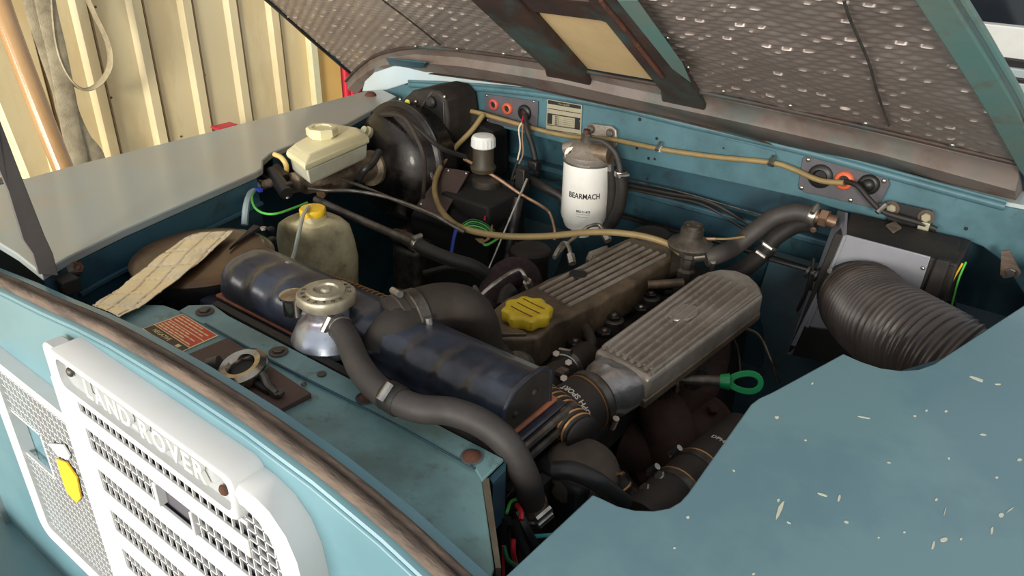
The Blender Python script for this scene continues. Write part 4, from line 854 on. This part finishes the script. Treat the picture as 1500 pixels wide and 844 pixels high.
for lab, pts, m_, r in (
    ('thin black line crossing the bulkhead just below the filter name', [(740, 240, 1.0), (790, 262, 1.0), (830, 266, 1.0)], DSTEEL, .0014),
    ('upper twin black line running right along the lower bulkhead', [(915, 270, 1.0), (980, 283, 1.0), (1040, 296, 1.0), (1100, 330, 1.0)], RUBBERD, .004),
    ('lower twin black line running right along the lower bulkhead', [(915, 276, 1.0), (975, 288, 1.0), (1030, 300, 1.0), (1092, 336, 1.0)], RUBBERD, .0035),
    ('pale thin cable curving above the heater hoses', [(915, 262, 1.0), (1000, 282, 1.0), (1080, 305, 1.0), (1140, 322, 1.0)], DSTEEL, .0014),
    ('dark rigid pipe across the bulkhead behind the tall valve', [(905, 315, 1.0), (960, 330, 1.0), (1005, 342, .98), (1060, 356, .97), (1130, 378, .95), (1195, 398, .93)], BLACK, .0055)):
    wire(lab, m_, [Y(*p) for p in pts], r, 'line' if 'line' in lab else 'pipe', 'pipe')

# wiring behind the engine
hn = T('wiring_harness', 'dark taped wiring bundle climbing from the engine to the round grommet', 'wiring', Y(770, 260, .9))
tube('loom', RUBBERD, hn, YY((769, 168, .95), (772, 190, .93), (780, 215, .93), (785, 240, .93), (786, 262, .94)), .006, n=10)
tube('loom', BLACK, hn, YY((760, 290, .80), (752, 330, .78), (745, 370, .76), (742, 400, .74)), .010, n=12, rf=lambda l, L: .010 + .001 * math.sin(l * 1400))
tube('wire', WHW, hn, YY((764, 180, .93), (760, 190, .92), (762, 215, .91), (758, 235, .90)), .0016, n=6); tube('wire', TAN, hn, YY((766, 182, .93), (765, 200, .92), (766, 225, .91), (760, 240, .90)), .0016, n=6); tube('wire', REDW, hn, YY((768, 165, .95), (764, 180, .93)), .0014, n=6)
tube('wire', RUBBERD, hn, YY((758, 235, .90), (750, 260, .88), (744, 290, .85), (744, 320, .8), (752, 345, .78), (756, 358, .77)), .0022, n=6)
tube('wire', DSTEEL, hn, YY((768, 240, .90), (750, 265, .88), (730, 300, .85)), .002, n=6)
box('connector', BLACK, hn, Y(765, 264, .86), (.022, .02, .05), bevel=.002); box('connector', BLACK, hn, Y(783, 242, .92), (.022, .02, .02), bevel=.003)
tube('elbow', BLACK, hn, YY((775, 262, .9), (800, 276, .88), (822, 288, .88), (826, 300, .88)), .010, n=12)
cable('steel_rod', 'thin bright steel rod slanting up behind the foam-covered elbow', STEEL, [Y(772, 262, .80), Y(745, 325, .74), Y(716, 394, .68)], .0022, 'rod')
wb2 = T('loose_wires', 'tangle of green blue and tan wires beneath the brown looping cable', 'wiring', Z(700, 330, -.15))
rw = random.Random(11)
for k in range(5): tube('green_wire', GRNW if k % 2 else mat('dark_green_wire%d' % 0, (40, 110, 70), .5) if k == 0 else MATS['dark_green_wire0'], wb2, ZZ((672 + rw.uniform(-3, 3), 332 + k * 2, -.14), (690, 322 + k * 3, -.13), (708, 326 + k * 3, -.13), (722 + rw.uniform(-4, 8), 338 + k * 3, -.14)), .0014, n=6)
for k in range(3): tube('blue_wire', BLUEW, wb2, ZZ((668 + k * 2, 332, -.14), (664 + k, 348, -.15), (660 + k, 372, -.17)), .0022, n=6)
for k in range(4): tube('tan_wire', TAN, wb2, ZZ((697 + k * 3, 350, -.14), (706 + k * 2, 356 - k, -.135), (716 + k, 346, -.13), (721, 330 + k, -.13)), .0013, n=6)
for k in range(3): tube('green_wire', GRNW, wb2, ZZ((700 + k * 2, 352, -.14), (712, 358 + k, -.135), (728 + k, 350, -.14)), .0014, n=6)
tube('red_wire', REDW, wb2, ZZ((710, 322, -.12), (712, 312, -.12), (716, 300, -.12)), .0018, n=6)
box('junction_block', BLACKD, wb2, Z(730, 330, -.17), (.06, .05, .05), bevel=.004)
fl_ = T('loose_leads', 'black sleeved leads with red and green wires by the near end of the radiator', 'wiring', Z(760, 780, -.1))
for m_, pts, r in ((BLACK, ((742, 758, -.08), (741, 790, -.10), (745, 830, -.13)), .0045), (BLACK, ((752, 765, -.08), (764, 795, -.10), (780, 830, -.12)), .005), (BLACK, ((758, 750, -.08), (770, 775, -.09), (786, 805, -.11)), .005), (REDW, ((757, 740, -.08), (763, 750, -.078), (763, 762, -.08)), .0026), (REDW, ((752, 790, -.09), (752, 810, -.1), (756, 830, -.12)), .0024), (REDW, ((737, 800, -.09), (737, 850, -.12)), .0014), (GRNW, ((758, 731, -.08), (748, 736, -.08), (742, 752, -.08)), .0016), (MATS['dark_green_wire0'], ((738, 800, -.09), (744, 820, -.1), (758, 830, -.11)), .002), (CYAN, ((782, 786, -.12), (795, 785, -.12), (812, 784, -.12)), .0022), (DSTEEL, ((742, 728, -.08), (752, 716, -.09), (760, 708, -.1)), .001)):
    tube('lead' if m_ is BLACK else 'wire', m_, fl_, ZZ(*pts), r, n=8)

# ------------------------------------------------------------------ engine
en = T('engine', 'oily cast aluminium engine top with ribbed rocker cover', 'engine', (.1, .6, -.4))
RZ = -.100
cov = Zs(RZ, (713, 470), (722, 452), (741, 436), (790, 414), (800, 408), (862, 384), (868, 372), (915, 350), (930, 344), (968, 350), (985, 366), (984, 378), (942, 405), (938, 412), (890, 434), (884, 440), (838, 462), (812, 472), (790, 494), (714, 494))
slab('rocker_cover', ALUD, en, cov, (0, 0, -.055), bevel=.006, bseg=3)
base = Zs(-.150, (706, 520), (725, 480), (790, 430), (900, 372), (960, 352), (1000, 372), (1000, 390), (900, 450), (846, 486), (790, 528), (712, 530))
slab('cover_flange', ALUD, en, base, (0, 0, -.012), bevel=.003)
slab('gasket_lip', SEAL, en, Zs(-.152, (712, 524), (775, 526), (800, 510), (806, 514), (778, 533), (712, 531)), (0, 0, -.004), bevel=.001)
for k in range(6):                                         # ribs along the cover
    u = k / 5
    a = Z(790 + 42 * u, 424 + 24 * u, RZ + .0005); b_ = Z(922 + 52 * u, 356 + 18 * u, RZ + .0005)
    tube('cover_rib', ALU, en, [a, a.lerp(b_, .5), b_], .0034, n=6)
lathe('emblem', BLACKD, en, Z(847, 402, RZ + .003), U, [(.014, -.001), (.014, .0015), (.012, .002), (.0115, .001), (.002, .001)], 24)
for p in ((890, 440), (940, 414), (830, 475)):
    c = Z(*p, -.125); lathe('cover_boss', ALUD, en, c + Vector((0, 0, -.03)), U, [(.013, 0), (.012, .045), (.009, .05)], 16)
for c in (Z(720, 478, RZ), ): lathe('boss_ring', ALUD, en, c, U, [(.015, -.002), (.015, .003), (.009, .003), (.008, -.002)], 20, cap=False)
slab('front_web', ALUD, en, Zs(RZ + .001, (718, 488), (735, 478), (768, 488), (772, 492), (716, 493)), (0, 0, .004), bevel=.001)
box('cylinder_head', BLACKD, en, (.135, .62, -.215), (.25, .56, .10), bevel=.01)
box('block', BLACKD, en, (.12, .62, -.42), (.28, .58, .32), bevel=.01)
lathe('crank_case_front', BLACKD, en, (.09, .36, -.36), (0, -1, 0), [(.13, -.03), (.13, 0), (.10, .012), (.03, .015)], 30)
slab('rear_lug', ALU, en, Zs(-.115, (858, 377), (862, 368), (890, 358), (898, 372), (872, 386)), (0, 0, -.03), bevel=.003)
lathe('breather', BLACKD, en, Z(955, 345, -.10), U, [(.035, -.02), (.035, .0), (.03, .006), (.01, .006)], 20)
# bolts on the head between covers
for p in ((953, 435), (899, 468), (1020, 438), ): 
    c = Z(*p, -.142); b_ = lathe('head_bolt_seat', DSTEEL, en, c, U, [(.016, -.02), (.016, .0), (.012, .002)], 18); bolt(en, c + Vector((0, 0, .001)), U, .011, BLACK, 'hex'); bolt(en, c + Vector((0, 0, .008)), U, .006, DSTEEL, 'dome')
for p in ((885, 491), (842, 506), (938, 456), (975, 430)): 
    c = Z(*p, -.146); bolt(en, c, U, .012, BLACK, 'hex'); bolt(en, c + Vector((0, 0, .008)), U, .0045, BRASS if p[0] in (842, 885) else STEEL, 'dome')
tube('breather_hose', RUBBERB, en, ZZ((985, 418, -.125), (940, 420, -.13), (905, 434, -.13), (868, 452, -.13), (852, 468, -.13), (862, 488, -.135), (866, 505, -.14), (856, 518, -.15)), .008, n=12)
tube('head_pipe', ALUD, en, ZZ((948, 417, -.118), (975, 416, -.117), (1000, 414, -.117)), .007, n=12)
lathe('thermostat_cover', DSTEEL, en, Z(760, 548, -.13), (-.2, -.9, .5), [(.03, 0), (.03, .008), (.022, .014), (.02, .03)], 22)
oc = T('oil_filler_cap', 'grubby yellow lobed oil filler cap on the rocker cover', 'cap', Z(772, 465, RZ + .01))
c = Z(772, 468, RZ + .002)
lathe('cap', YEL, oc, c, U, [(.030, 0), (.033, .003), (.034, .016), (.031, .019), (.026, .020), (.024, .0185), (.004, .0185)], 72, lob=lambda t: 1 + .07 * math.cos(8 * t), smooth=50)
for dy in (-.014, 0.0, .014): tube('groove_line', mat('oil_stain', (84, 62, 20), .6) if dy < -.01 else MATS['oil_stain'], oc, [c + Vector((-.02, dy + .003, .0186)), c + Vector((0, dy, .0186)), c + Vector((.022, dy - .002, .0186))], .0009, n=6)
# injector pipes and foam elbow to the left of the cover
fe = T('foam_elbow', 'dark foam-covered elbow hose beside the yellow oil cap', 'hose', Z(735, 420, -.13))
tube('foam', FOAM, fe, ZZ((718, 455, -.16), (722, 430, -.14), (735, 408, -.125), (752, 398, -.12), (768, 402, -.13), (775, 420, -.15)), .024, n=18)
tube('inner_hose', RUBBERD, fe, ZZ((738, 450, -.13), (742, 432, -.12), (752, 424, -.115)), .012, n=12)
for i, (lab, pts) in enumerate((('bright injector pipe arched over the foam-covered elbow', ((706, 432, -.095), (722, 418, -.085), (745, 402, -.08), (760, 396, -.078), (768, 404, -.085), (773, 414, -.10))), ('short bent injector pipe behind the foam-covered elbow', ((812, 376, -.11), (820, 362, -.10), (826, 356, -.098), (833, 362, -.10), (836, 376, -.11))), ('long injector pipe hooked below the white filter canister', ((812, 378, -.12), (830, 358, -.11), (850, 342, -.1), (862, 332, -.09), (878, 330, -.09), (886, 344, -.1))))):
    t = T('injector_pipe', lab, 'pipe', Z(*pts[2])); tube('pipe', STEEL, t, ZZ(*pts), .0036, n=10); d = Z(*pts[-1]) - Z(*pts[-2])
    cyl('union_nut', STEEL, t, Z(*pts[-1]) - d * .2, Z(*pts[-1]) + d.normalized() * .014, .007, n=6)
cable('vent_pipe', 'thin pale pipe running vertically beside the fat elbow hose', DSTEEL, ZZ((695, 420, -.09), (700, 430, -.095), (706, 450, -.11), (710, 470, -.12)), .0035, 'pipe')
bc = T('round_black_canister', 'round black capped canister behind the injector pipes', 'canister', Z(777, 370, -.15))
lathe('body', BLACKD, bc, Z(777, 372, -.155) + Vector((0, 0, -.06)), U, [(.034, 0), (.034, .055), (.037, .058), (.037, .068), (.033, .072), (.026, .0705), (.005, .0705)], 32)
pt2 = T('fan_belt', 'dark fan shroud and belt in the shadow behind the radiator', 'fan shroud', (0, .34, -.3))
lathe('shroud_ring', BLACKD, pt2, (.03, .33, -.27), (0, 1, 0), [(.20, 0), (.21, .004), (.21, .03), (.19, .03), (.19, 0)], 40, cap=False)
tube('belt', RUBBERD, pt2, ZZ((620, 400, -.19), (660, 392, -.18), (700, 400, -.19), (725, 425, -.2)), .005, n=8)
for a in range(7):
    r_ = a * 2 * math.pi / 7; slab('blade', BLACK, pt2, [Vector((.03 + math.cos(r_) * .03, .30, -.27 + math.sin(r_) * .03)), Vector((.03 + math.cos(r_ + .2) * .17, .295, -.27 + math.sin(r_ + .2) * .17)), Vector((.03 + math.cos(r_ + .5) * .17, .315, -.27 + math.sin(r_ + .5) * .17)), Vector((.03 + math.cos(r_ + .6) * .03, .31, -.27 + math.sin(r_ + .6) * .03))], (0, .003, 0))

# intake plenum
ip = T('intake_manifold', 'long silver ribbed intake manifold with a blank oval badge', 'intake manifold', Z(990, 480, -.1))
PZ = -.075
ptop = Zs(PZ, (870, 513), (1018, 407), (1036, 399), (1056, 395), (1080, 397), (1100, 405), (1114, 418), (1119, 432), (951, 556))
slab('body', ALU, ip, ptop, (0, 0, -.034), bevel=.007, bseg=3)
cq = sum(ptop, Vector()) / len(ptop)
slab('raised_top', ALU, ip, [cq + (p - cq) * .93 + Vector((0, 0, .0032)) for p in ptop], (0, 0, -.004), bevel=.0015)
slab('lower_flange', ALUD, ip, [cq + (p - cq) * 1.01 + Vector((0, 0, -.03)) for p in ptop], (0, 0, -.012), bevel=.002)
for k in range(8):
    u = (k + .5) / 8; a = Z(870 + 81 * u, 513 + 43 * u, PZ + .004); b_ = Z(1026 + 90 * u, 402 + 28 * u - 9 * math.sin(u * 3), PZ + .004)
    a = a.lerp(b_, .05); b_ = b_.lerp(a, .05)
    tube('rib', ALU, ip, [a, a.lerp(b_, .5), b_], .0032, n=8, flat=(U, .9))
oc_ = Z(1001, 458, PZ + .0045); lx = (Z(1036, 399, PZ) - Z(870, 513, PZ)).normalized(); ly = U.cross(lx)
ov = [oc_ + lx * (.026 * math.cos(2 * math.pi * k / 36)) + ly * (.0175 * math.sin(2 * math.pi * k / 36)) for k in range(36)]
slab('oval_badge', ALU, ip, ov, (0, 0, .002), bevel=.001)
tube('badge_rim', ALUB, ip, ov + ov[:2], .0014, n=6, per=1)
n0 = (Z(870, 513, PZ) + Z(951, 556, PZ)) / 2 + Vector((0, 0, -.026)); 
n1 = Z(842, 600, -.105); nd = (n1 - n0).normalized()
fr = [Z(868, 520, PZ - .006), Z(950, 563, PZ - .006), Z(948, 566, PZ - .05), Z(872, 530, PZ - .05)]
def circ(c, d, r, n=16, ph=0):
    d = Vector(d).normalized(); u = U.cross(d).normalized(); w = d.cross(u); return [c + (u * math.cos(2 * math.pi * k / n + ph) + w * math.sin(2 * math.pi * k / n + ph)) * r for k in range(n)]
fq = []
hx = (Z(951, 556, PZ) - Z(870, 513, PZ)); hw = hx.length / 2; hxn = hx.normalized()
for k in range(24):
    t = 2 * math.pi * k / 24; c_, s_ = math.cos(t), math.sin(t)
    fq.append(n0 + Vector((0, .012, 0)) + hxn * (hw * .97 * (abs(c_) ** .5) * (1 if c_ > 0 else -1)) + U * (.021 * (abs(s_) ** .5) * (1 if s_ > 0 else -1)))
def circ2(c, r): 
    w = U - nd * U.dot(nd); w.normalize(); h = (hxn - nd * hxn.dot(nd)).normalized(); return [c + h * (r * math.cos(2 * math.pi * k / 24)) + w * (r * math.sin(2 * math.pi * k / 24)) for k in range(24)]
MB().rings([fq, circ2(n0 + nd * .022, .037), circ2(n0 + nd * .030, .030), circ2(n0 + nd * .058, .030)]).build('neck', ALUB, ip, smooth=60)
sh2 = T('silicone_hose', 'black silicone hose with white lettering joining the intake neck', 'hose', n1)
s0 = n0 + nd * .042; s1 = n0 + nd * .118
lathe('hose', RUBBERB, sh2, s0, nd, [(.0335, 0), (.0345, .002), (.0345, .074), (.033, .076)], 32)
tube('lower_bend', RUBBERD, sh2, [n0 + nd * .10, n0 + nd * .13, n0 + nd * .15 + Vector((.0, 0, -.03)), n0 + nd * .16 + Vector((0, 0, -.10))], .033, n=20)
clamp(sh2, s0 + nd * .009, nd, .0348, DSTEEL, .011, sd=(1, 0, -.3))
lathe('clamp_edge', COPRING, sh2, s0 + nd * .016, nd, [(.0347, 0), (.0362, .001), (.0347, .002)], 32, cap=False)
tf = Vector((.35, -.25, 1)); 
wraptext('lettering', 'DPH SPORT', .0105, s0 + nd * .046, nd, tf, .0347, WHW, sh2, sx=.9)
wraptext('lettering', 'SILICONE HOSES', .0038, s0 + nd * .058, nd, tf, .0347, WHW, sh2, sx=1.0)
# thermostat hose in front of it
hh = T('bypass_hose', 'dark hose with zinc worm clips between rocker cover and intake neck', 'hose', Z(820, 550, -.13))
tube('hose', RUBBERB, hh, ZZ((858, 520, -.15), (832, 540, -.135), (808, 558, -.13), (790, 575, -.14), (780, 600, -.16)), .020, n=18)
dd = Z(808, 558, -.13) - Z(832, 540, -.135)
clamp(hh, Z(830, 540, -.135), dd, .0215, STEEL, .012, sd=(-.2, 0, 1)); 
for p, z in (((815, 520), -.11), ((833, 533), -.105), ((826, 556), -.105), ((829, 566), -.11)): bolt(hh, Z(*p, z), (.2, -.5, 1), .0055, STEEL)
box('paper_tag', SEAL, hh, Z(823, 545, -.108), (.012, .016, .006), bevel=.001)
lathe('worm_clip', STEEL, hh, Z(830, 570, -.12), (1, -.5, .2), [(.012, 0), (.0125, .001), (.0125, .010), (.012, .011)], 20)

# tall valve at the rear of the engine
tv = T('heater_valve', 'tall dirty round-topped water valve behind the intake manifold', 'valve', Z(1008, 360, -.1))
vc = Z(1012, 352, -.055)
lathe('disc', DSTEEL, tv, vc, U, [(.016, -.014), (.034, -.012), (.036, -.006), (.034, -.003), (.022, .004), (.018, .008), (.018, .020), (.015, .022), (.015, .027), (.004, .028)], 32)
lathe('stem', DSTEEL, tv, vc + Vector((0, 0, -.075)), U, [(.015, 0), (.015, .022), (.011, .026), (.013, .045), (.016, .048), (.016, .062)], 8, smooth=20)
cyl('spout', DSTEEL, tv, vc + Vector((.01, 0, -.026)), Z(1040, 374, -.075), .009, n=12)
cyl('side_spout', BRASS, tv, Z(1030, 350, -.055), Z(1048, 350, -.052), .003, n=8)
for k in range(3): bolt(tv, vc + Vector((.009 * math.cos(k * 2.1), .009 * math.sin(k * 2.1), .027)), U, .003, RUST)
tube('vacuum_line', BEIGE, tv, ZZ((1046, 350, -.052), (1065, 350, -.05), (1090, 347, -.05)), .0018, n=6)

# heater hoses
h1 = T('heater_hose', 'upper grey rubber heater hose bending up to the brass heater union', 'hose', Y(1120, 340, .85))
tube('hose', RUBBER, h1, [Z(1034, 378, -.075), Z(1052, 373, -.07), Y(1075, 362, .82), Y(1110, 335, .85), Y(1135, 318, .87), Y(1165, 311, .88), Y(1194, 316, .885)], .0145, n=18, per=10)
cyl('union', BRASS, h1, Y(1188, 315, .885), Y(1225, 326, .89), .010, n=14); cyl('union_nut', BRASS, h1, Y(1202, 318, .885), Y(1213, 321, .885), .014, n=6)
clamp(h1, Z(1038, 377, -.075), Z(1052, 373, -.07) - Z(1034, 378, -.075), .0150, STEEL, .010, sd=(0, -1, -.5)); clamp(h1, Y(1191, 316, .885), (1, 0, -.15), .0152, STEEL, .012, sd=(0, -.6, 1)); bolt(h1, Y(1192, 336, .87), (0, -1, -.3), .005, BRASS)
h2 = T('heater_hose', 'lower black heater hose dropping behind the intake manifold', 'hose', Y(1100, 370, .88))
tube('hose', RUBBERD, h2, [Y(1195, 326, .92), Y(1165, 330, .92), Y(1135, 348, .91), Y(1120, 368, .90), Y(1095, 390, .87), Y(1070, 405, .84), Y(1040, 415, .80)], .0150, n=18, per=10)
clamp(h2, Y(1127, 360, .905), Y(1120, 368, .90) - Y(1135, 348, .91), .0158, STEEL, .006, sd=(.2, -1, .5)); clamp(h2, Y(1117, 372, .9), Y(1120, 368, .90) - Y(1135, 348, .91), .0158, DSTEEL, .006, sd=(.2, -1, .5))
cn = T('cable_clip', 'black cross-shaped cable clip left of the heater box', 'clip', Y(1190, 395, .87))
cyl('rod', BLACK, cn, Y(1128, 380, .88), Y(1200, 400, .87), .0038, n=8); cyl('rod', BLACK, cn, Y(1192, 378, .87), Y(1187, 425, .87), .003, n=8); tube('tail', BLACK, cn, YY((1188, 400, .868), (1180, 430, .868), (1168, 455, .868)), .0028, n=8)
lathe('wheel', BLACK, cn, Y(1183, 396, .872), (1, 0, -.2), [(.012, 0), (.012, .004), (.006, .006), (.006, .012), (.012, .014), (.012, .018)], 16); cyl('tip', BRASS, cn, Y(1168, 455, .868), Y(1166, 459, .868), .002, n=6)

# ------------------------------------------------------------------ heater box with duct
hb = T('heater_box', 'grey-fronted heater box with black edges bolted to the bulkhead', 'heater', Y(1290, 420, .9))
HY = .85
slab('casing', BLACKD, hb, [Y(1222, 342, HY), Y(1404, 388, HY), Y(1345, 560, HY), Y(1152, 520, HY)], (0, .11, 0), bevel=.003)
slab('front_plate', GREYP, hb, Ys(HY - .004, (1238, 344), (1363, 377), (1334, 462), (1300, 540), (1158, 506)), (0, .004, 0), bevel=.001)
slab('left_side', GREYP, hb, [Y(1231, 309, .945), Y(1242, 312, .945), Y(1240, 346, HY - .006), Y(1176, 500, HY - .006), Y(1166, 520, HY - .004), Y(1156, 520, HY + .0)], (-.004, .0, 0), bevel=.001)
slab('top_cover', BLACKD, hb, [Y(1246, 311, .945), Y(1408, 350, .945), Y(1400, 388, HY), Y(1237, 344, HY)], (0, 0, -.006), bevel=.002)
slab('lower_plate', BLACK, hb, Ys(HY - .006, (1178, 478), (1270, 490), (1290, 545), (1160, 520)), (0, .004, 0), bevel=.001)
slab('right_rib', BLACKD, hb, Ys(HY - .01, (1372, 380), (1392, 384), (1358, 480), (1336, 470)), (0, .012, 0), bevel=.002)
slab('diamond_washer', SEAL, hb, [Z(1297, 332, -.018), Z(1310, 327, -.018), Z(1320, 336, -.018), Z(1308, 343, -.018)], (0, 0, .004), bevel=.001)
slab('mount_plate', BLACK, hb, Ys(.962, (1300, 298), (1308, 295), (1366, 308), (1368, 318), (1362, 345), (1300, 330)), (0, -.003, 0), bevel=.001)
for p in ((1306, 305), (1357, 318)): bolt(hb, Y(*p, .958), (0, -1, 0), .012, SEAL, 'washer', 'washer'); bolt(hb, Y(*p, .956), (0, -1, 0), .0075, TIN, 'hex')
box('clip', TIN, hb, Y(1353, 332, .952), (.016, .008, .016), bevel=.001); bolt(hb, Y(1217, 397, .84), (-.3, -1, .2), .005, STEEL); bolt(hb, Y(1352, 393, HY - .005), (0, -1, 0), .003, STEEL, 'dome')
for m_, pts in ((GRNW, ((1415, 384), (1404, 410), (1396, 440), (1388, 470))), (YEL2, ((1410, 386), (1396, 410), (1382, 440), (1376, 470)))): tube('wire', m_, hb, [Y(*p, .86) for p in pts], .0014, n=6)
for k in range(3): tube('wire', RUBBERD, hb, [Y(1390 + k * 4, 440, .88), Y(1384 + k * 4, 480, .88), Y(1376 + k * 4, 520, .88)], .003, n=6)
ad = T('air_duct', 'black ribbed flexible air duct from the heater front to the near wing', 'air duct', Y(1320, 480, .75))
dp = [Y(1262, 440, .838), Y(1268, 448, .80), Y(1285, 465, .76), Y(1322, 490, .71), Z(1385, 528, -.075), Z(1450, 570, -.09), Z(1530, 625, -.12)]
RD = .060; pit = .0082
P_ = resample(dp, pit / 5)
MB().tube(P_, RD, n=40, raw=True, rf=lambda l, L: RD * (1 + .045 * math.cos(2 * math.pi * l / pit)) * (1 if l > .02 else .97)).build('duct', DUCT, ad, smooth=80)
lathe('collar', BLACK, ad, Y(1262, 440, .849), (0, -1, 0), [(.066, 0), (.066, .004), (.060, .010), (.060, .02)], 36)

# ------------------------------------------------------------------ dipstick
ds = T('dipstick', 'dipstick with a green ring handle beside the intake manifold', 'dipstick', Z(1060, 560, -.15))
hc = Z(1090, 560, -.12)
dl = (Z(1110, 562, -.12) - Z(1060, 560, -.125)).normalized(); 
dw = (U * .6 + Vector((.3, .7, 0)) * .55); dw = (dw - dl * dw.dot(dl)).normalized(); dn = dl.cross(dw)
def lp_(k, a, b): t = 2 * math.pi * k / 28; return hc + dl * (a * math.cos(t)) + dw * (b * math.sin(t) * (1 + .25 * math.cos(t)))
mb = MB(); rg = []
for k in range(28): o, i = lp_(k, .024, .015), lp_(k, .015, .0075); i = i + dl * .002; rg.append([o + dn * .003, i + dn * .003, i - dn * .003, o - dn * .003])
rg.append(rg[0]); mb.rings(rg, cap=False); mb.build('handle', GREEN, ds, smooth=50, bevel=.0008)
cyl('collar', GREEN, ds, hc - dl * .030, hc - dl * .018, .009, .011, n=14); cyl('plug', DSTEEL, ds, hc - dl * .075, hc - dl * .030, .0065, .008, n=14)
tube('tube', DSTEEL, ds, [hc - dl * .07, hc - dl * .085, hc - dl * .10 + Vector((0, 0, -.02)), hc - dl * .10 + Vector((0, 0, -.12))], .006, n=10)
lathe('bracket_ring', STEEL, ds, hc - dl * .085, dl, [(.016, -.002), (.019, 0), (.019, .003), (.015, .004)], 20)

# ------------------------------------------------------------------ exhaust manifold and turbo
em = T('exhaust_manifold', 'rusty brown exhaust manifold and turbo below the intake manifold', 'exhaust manifold', (.33, .55, -.25))
tube('runner', RUSTM, em, ZZ((1040, 470, -.19), (1035, 520, -.19), (1020, 560, -.20), (985, 600, -.22), (955, 640, -.24)), .034, n=18)
tube('runner', RUSTM, em, ZZ((960, 590, -.19), (975, 620, -.2), (985, 650, -.22), (990, 690, -.26)), .036, n=18)
tube('collector', RUSTM, em, ZZ((885, 640, -.24), (920, 650, -.24), (970, 655, -.24), (1010, 640, -.24), (1040, 610, -.24)), .036, n=18)
lathe('turbo_housing', RUSTM, em, Z(975, 665, -.26), (.6, -.5, .4), [(.02, -.04), (.05, -.03), (.06, 0), (.055, .02), (.035, .03), (.03, .045)], 26)
slab('heat_shield', RUSTM, em, ZZ((985, 668, -.22), (1028, 618, -.22), (1040, 640, -.22), (1000, 690, -.23)), (0, 0, -.004), bevel=.001)
box('flange', RUSTM, em, (.25, .60, -.24), (.02, .4, .07), bevel=.004)
for p in ((1000, 580), (1045, 600), (1005, 640)): bolt(em, Z(*p, -.2), (.3, -.3, 1), .009, RUSTM)
lathe('wastegate', DSTEEL, em, Z(1015, 545, -.14), (1, -.3, .2), [(.02, 0), (.024, .003), (.024, .008), (.008, .01), (.008, .02)], 20)
tube('oil_line', DSTEEL, em, ZZ((1075, 478, -.16), (1110, 490, -.16), (1130, 530, -.18), (1140, 560, -.22)), .0025, n=8)
tube('oil_line', DSTEEL, em, ZZ((1065, 480, -.17), (1080, 510, -.18), (1085, 550, -.2)), .002, n=8)

# bottom right hoses in the scallop
bh2 = T('boost_hose', 'brown hose with two gold clamps vanishing under the near wing', 'hose', Z(980, 710, -.12))
q0, q1 = Z(936, 772, -.17), Z(1068, 652, -.19); qd = (q1 - q0).normalized()
lathe('hose', RUBBERB, bh2, q0, qd, [(.030, 0), (.031, .002), (.031, (q1 - q0).length * 1.15)], 28)
for k, m_ in ((.34, COPRING), (.58, COPRING)):
    c = q0.lerp(q1, k); clamp(bh2, c, qd, .0315, DSTEEL, .012, sd=(-.8, .2, .5)); lathe('clamp_edge', m_, bh2, c + qd * .007, qd, [(.0318, 0), (.033, .001), (.0318, .002)], 28, cap=False)
for p, z in (((968, 700), -.15), ((946, 718), -.15)): bolt(bh2, Z(*p, z), (-.5, -.4, .8), .007, STEEL); cyl('clamp_screw', STEEL, bh2, Z(*p, z), Z(p[0] + 20, p[1] + 2, z - .005), .0035, n=8)
wraptext('lettering', 'DPH', .009, q0.lerp(q1, .80), qd, (0, 0, 1), .0312, WHW, bh2)
al = T('alternator', 'dusty black rounded casing at the near front corner of the engine', 'casing', Z(850, 670, -.1))
lathe('casing', mat('dusty_casing', (62, 54, 48), .8, col2=(92, 78, 64), scale=16, amt=.8, bump=.3), al, Z(850, 672, -.075) + Vector((0, .004, -.018)), Vector((.15, -.1, 1)), [(.03, -.14), (.036, -.03), (.040, -.006), (.038, .008), (.030, .016), (.010, .019)], 28)
tube('pipe', BLACK, al, ZZ((812, 690, -.06), (838, 690, -.055), (870, 703, -.06), (895, 722, -.075), (915, 738, -.09)), .0095, n=14)
box('bracket', BLACK, al, Z(830, 712, -.11), (.07, .05, .06), bevel=.01)
cyl('bolt_post', BRASS, al, Z(895, 688, -.09), Z(905, 700, -.09), .004, n=8)
# chassis below
ch = T('chassis_crossmember', 'rusty chassis crossmember in the shadow below the radiator hose', 'chassis', (.1, .1, -.62))
box('beam', RUST, ch, (0, .12, -.66), (.74, .16, .08), bevel=.006); box('rail', BLACKD, ch, (.30, .6, -.67), (.1, .8, .1), bevel=.006); box('rail', BLACKD, ch, (-.30, .6, -.67), (.1, .8, .1), bevel=.006)
slab('side_gusset', RUST, ch, [Z(745, 750, -.2), Z(800, 770, -.2), Z(880, 700, -.2), Z(800, 690, -.2)], (0, 0, -.30), bevel=.003)

# ------------------------------------------------------------------ shared groups
for word, phrase in (('wing', 'car wings on either side of the bay'), ('grommet_plate', 'grey grommet plates on the bulkhead'), ('brake_pipe', 'brake pipes from the master cylinder'), ('heater_hose', 'heater hoses at the back right'), ('injector_pipe', 'injector pipes on the engine'), ('corrugated_hose', 'ringed corrugated hoses'), ('line', 'thin lines along the lower bulkhead')):
    for o in list(SC.objects):
        if o.parent is None and o.name.split('.')[0] == word: o['group'] = phrase
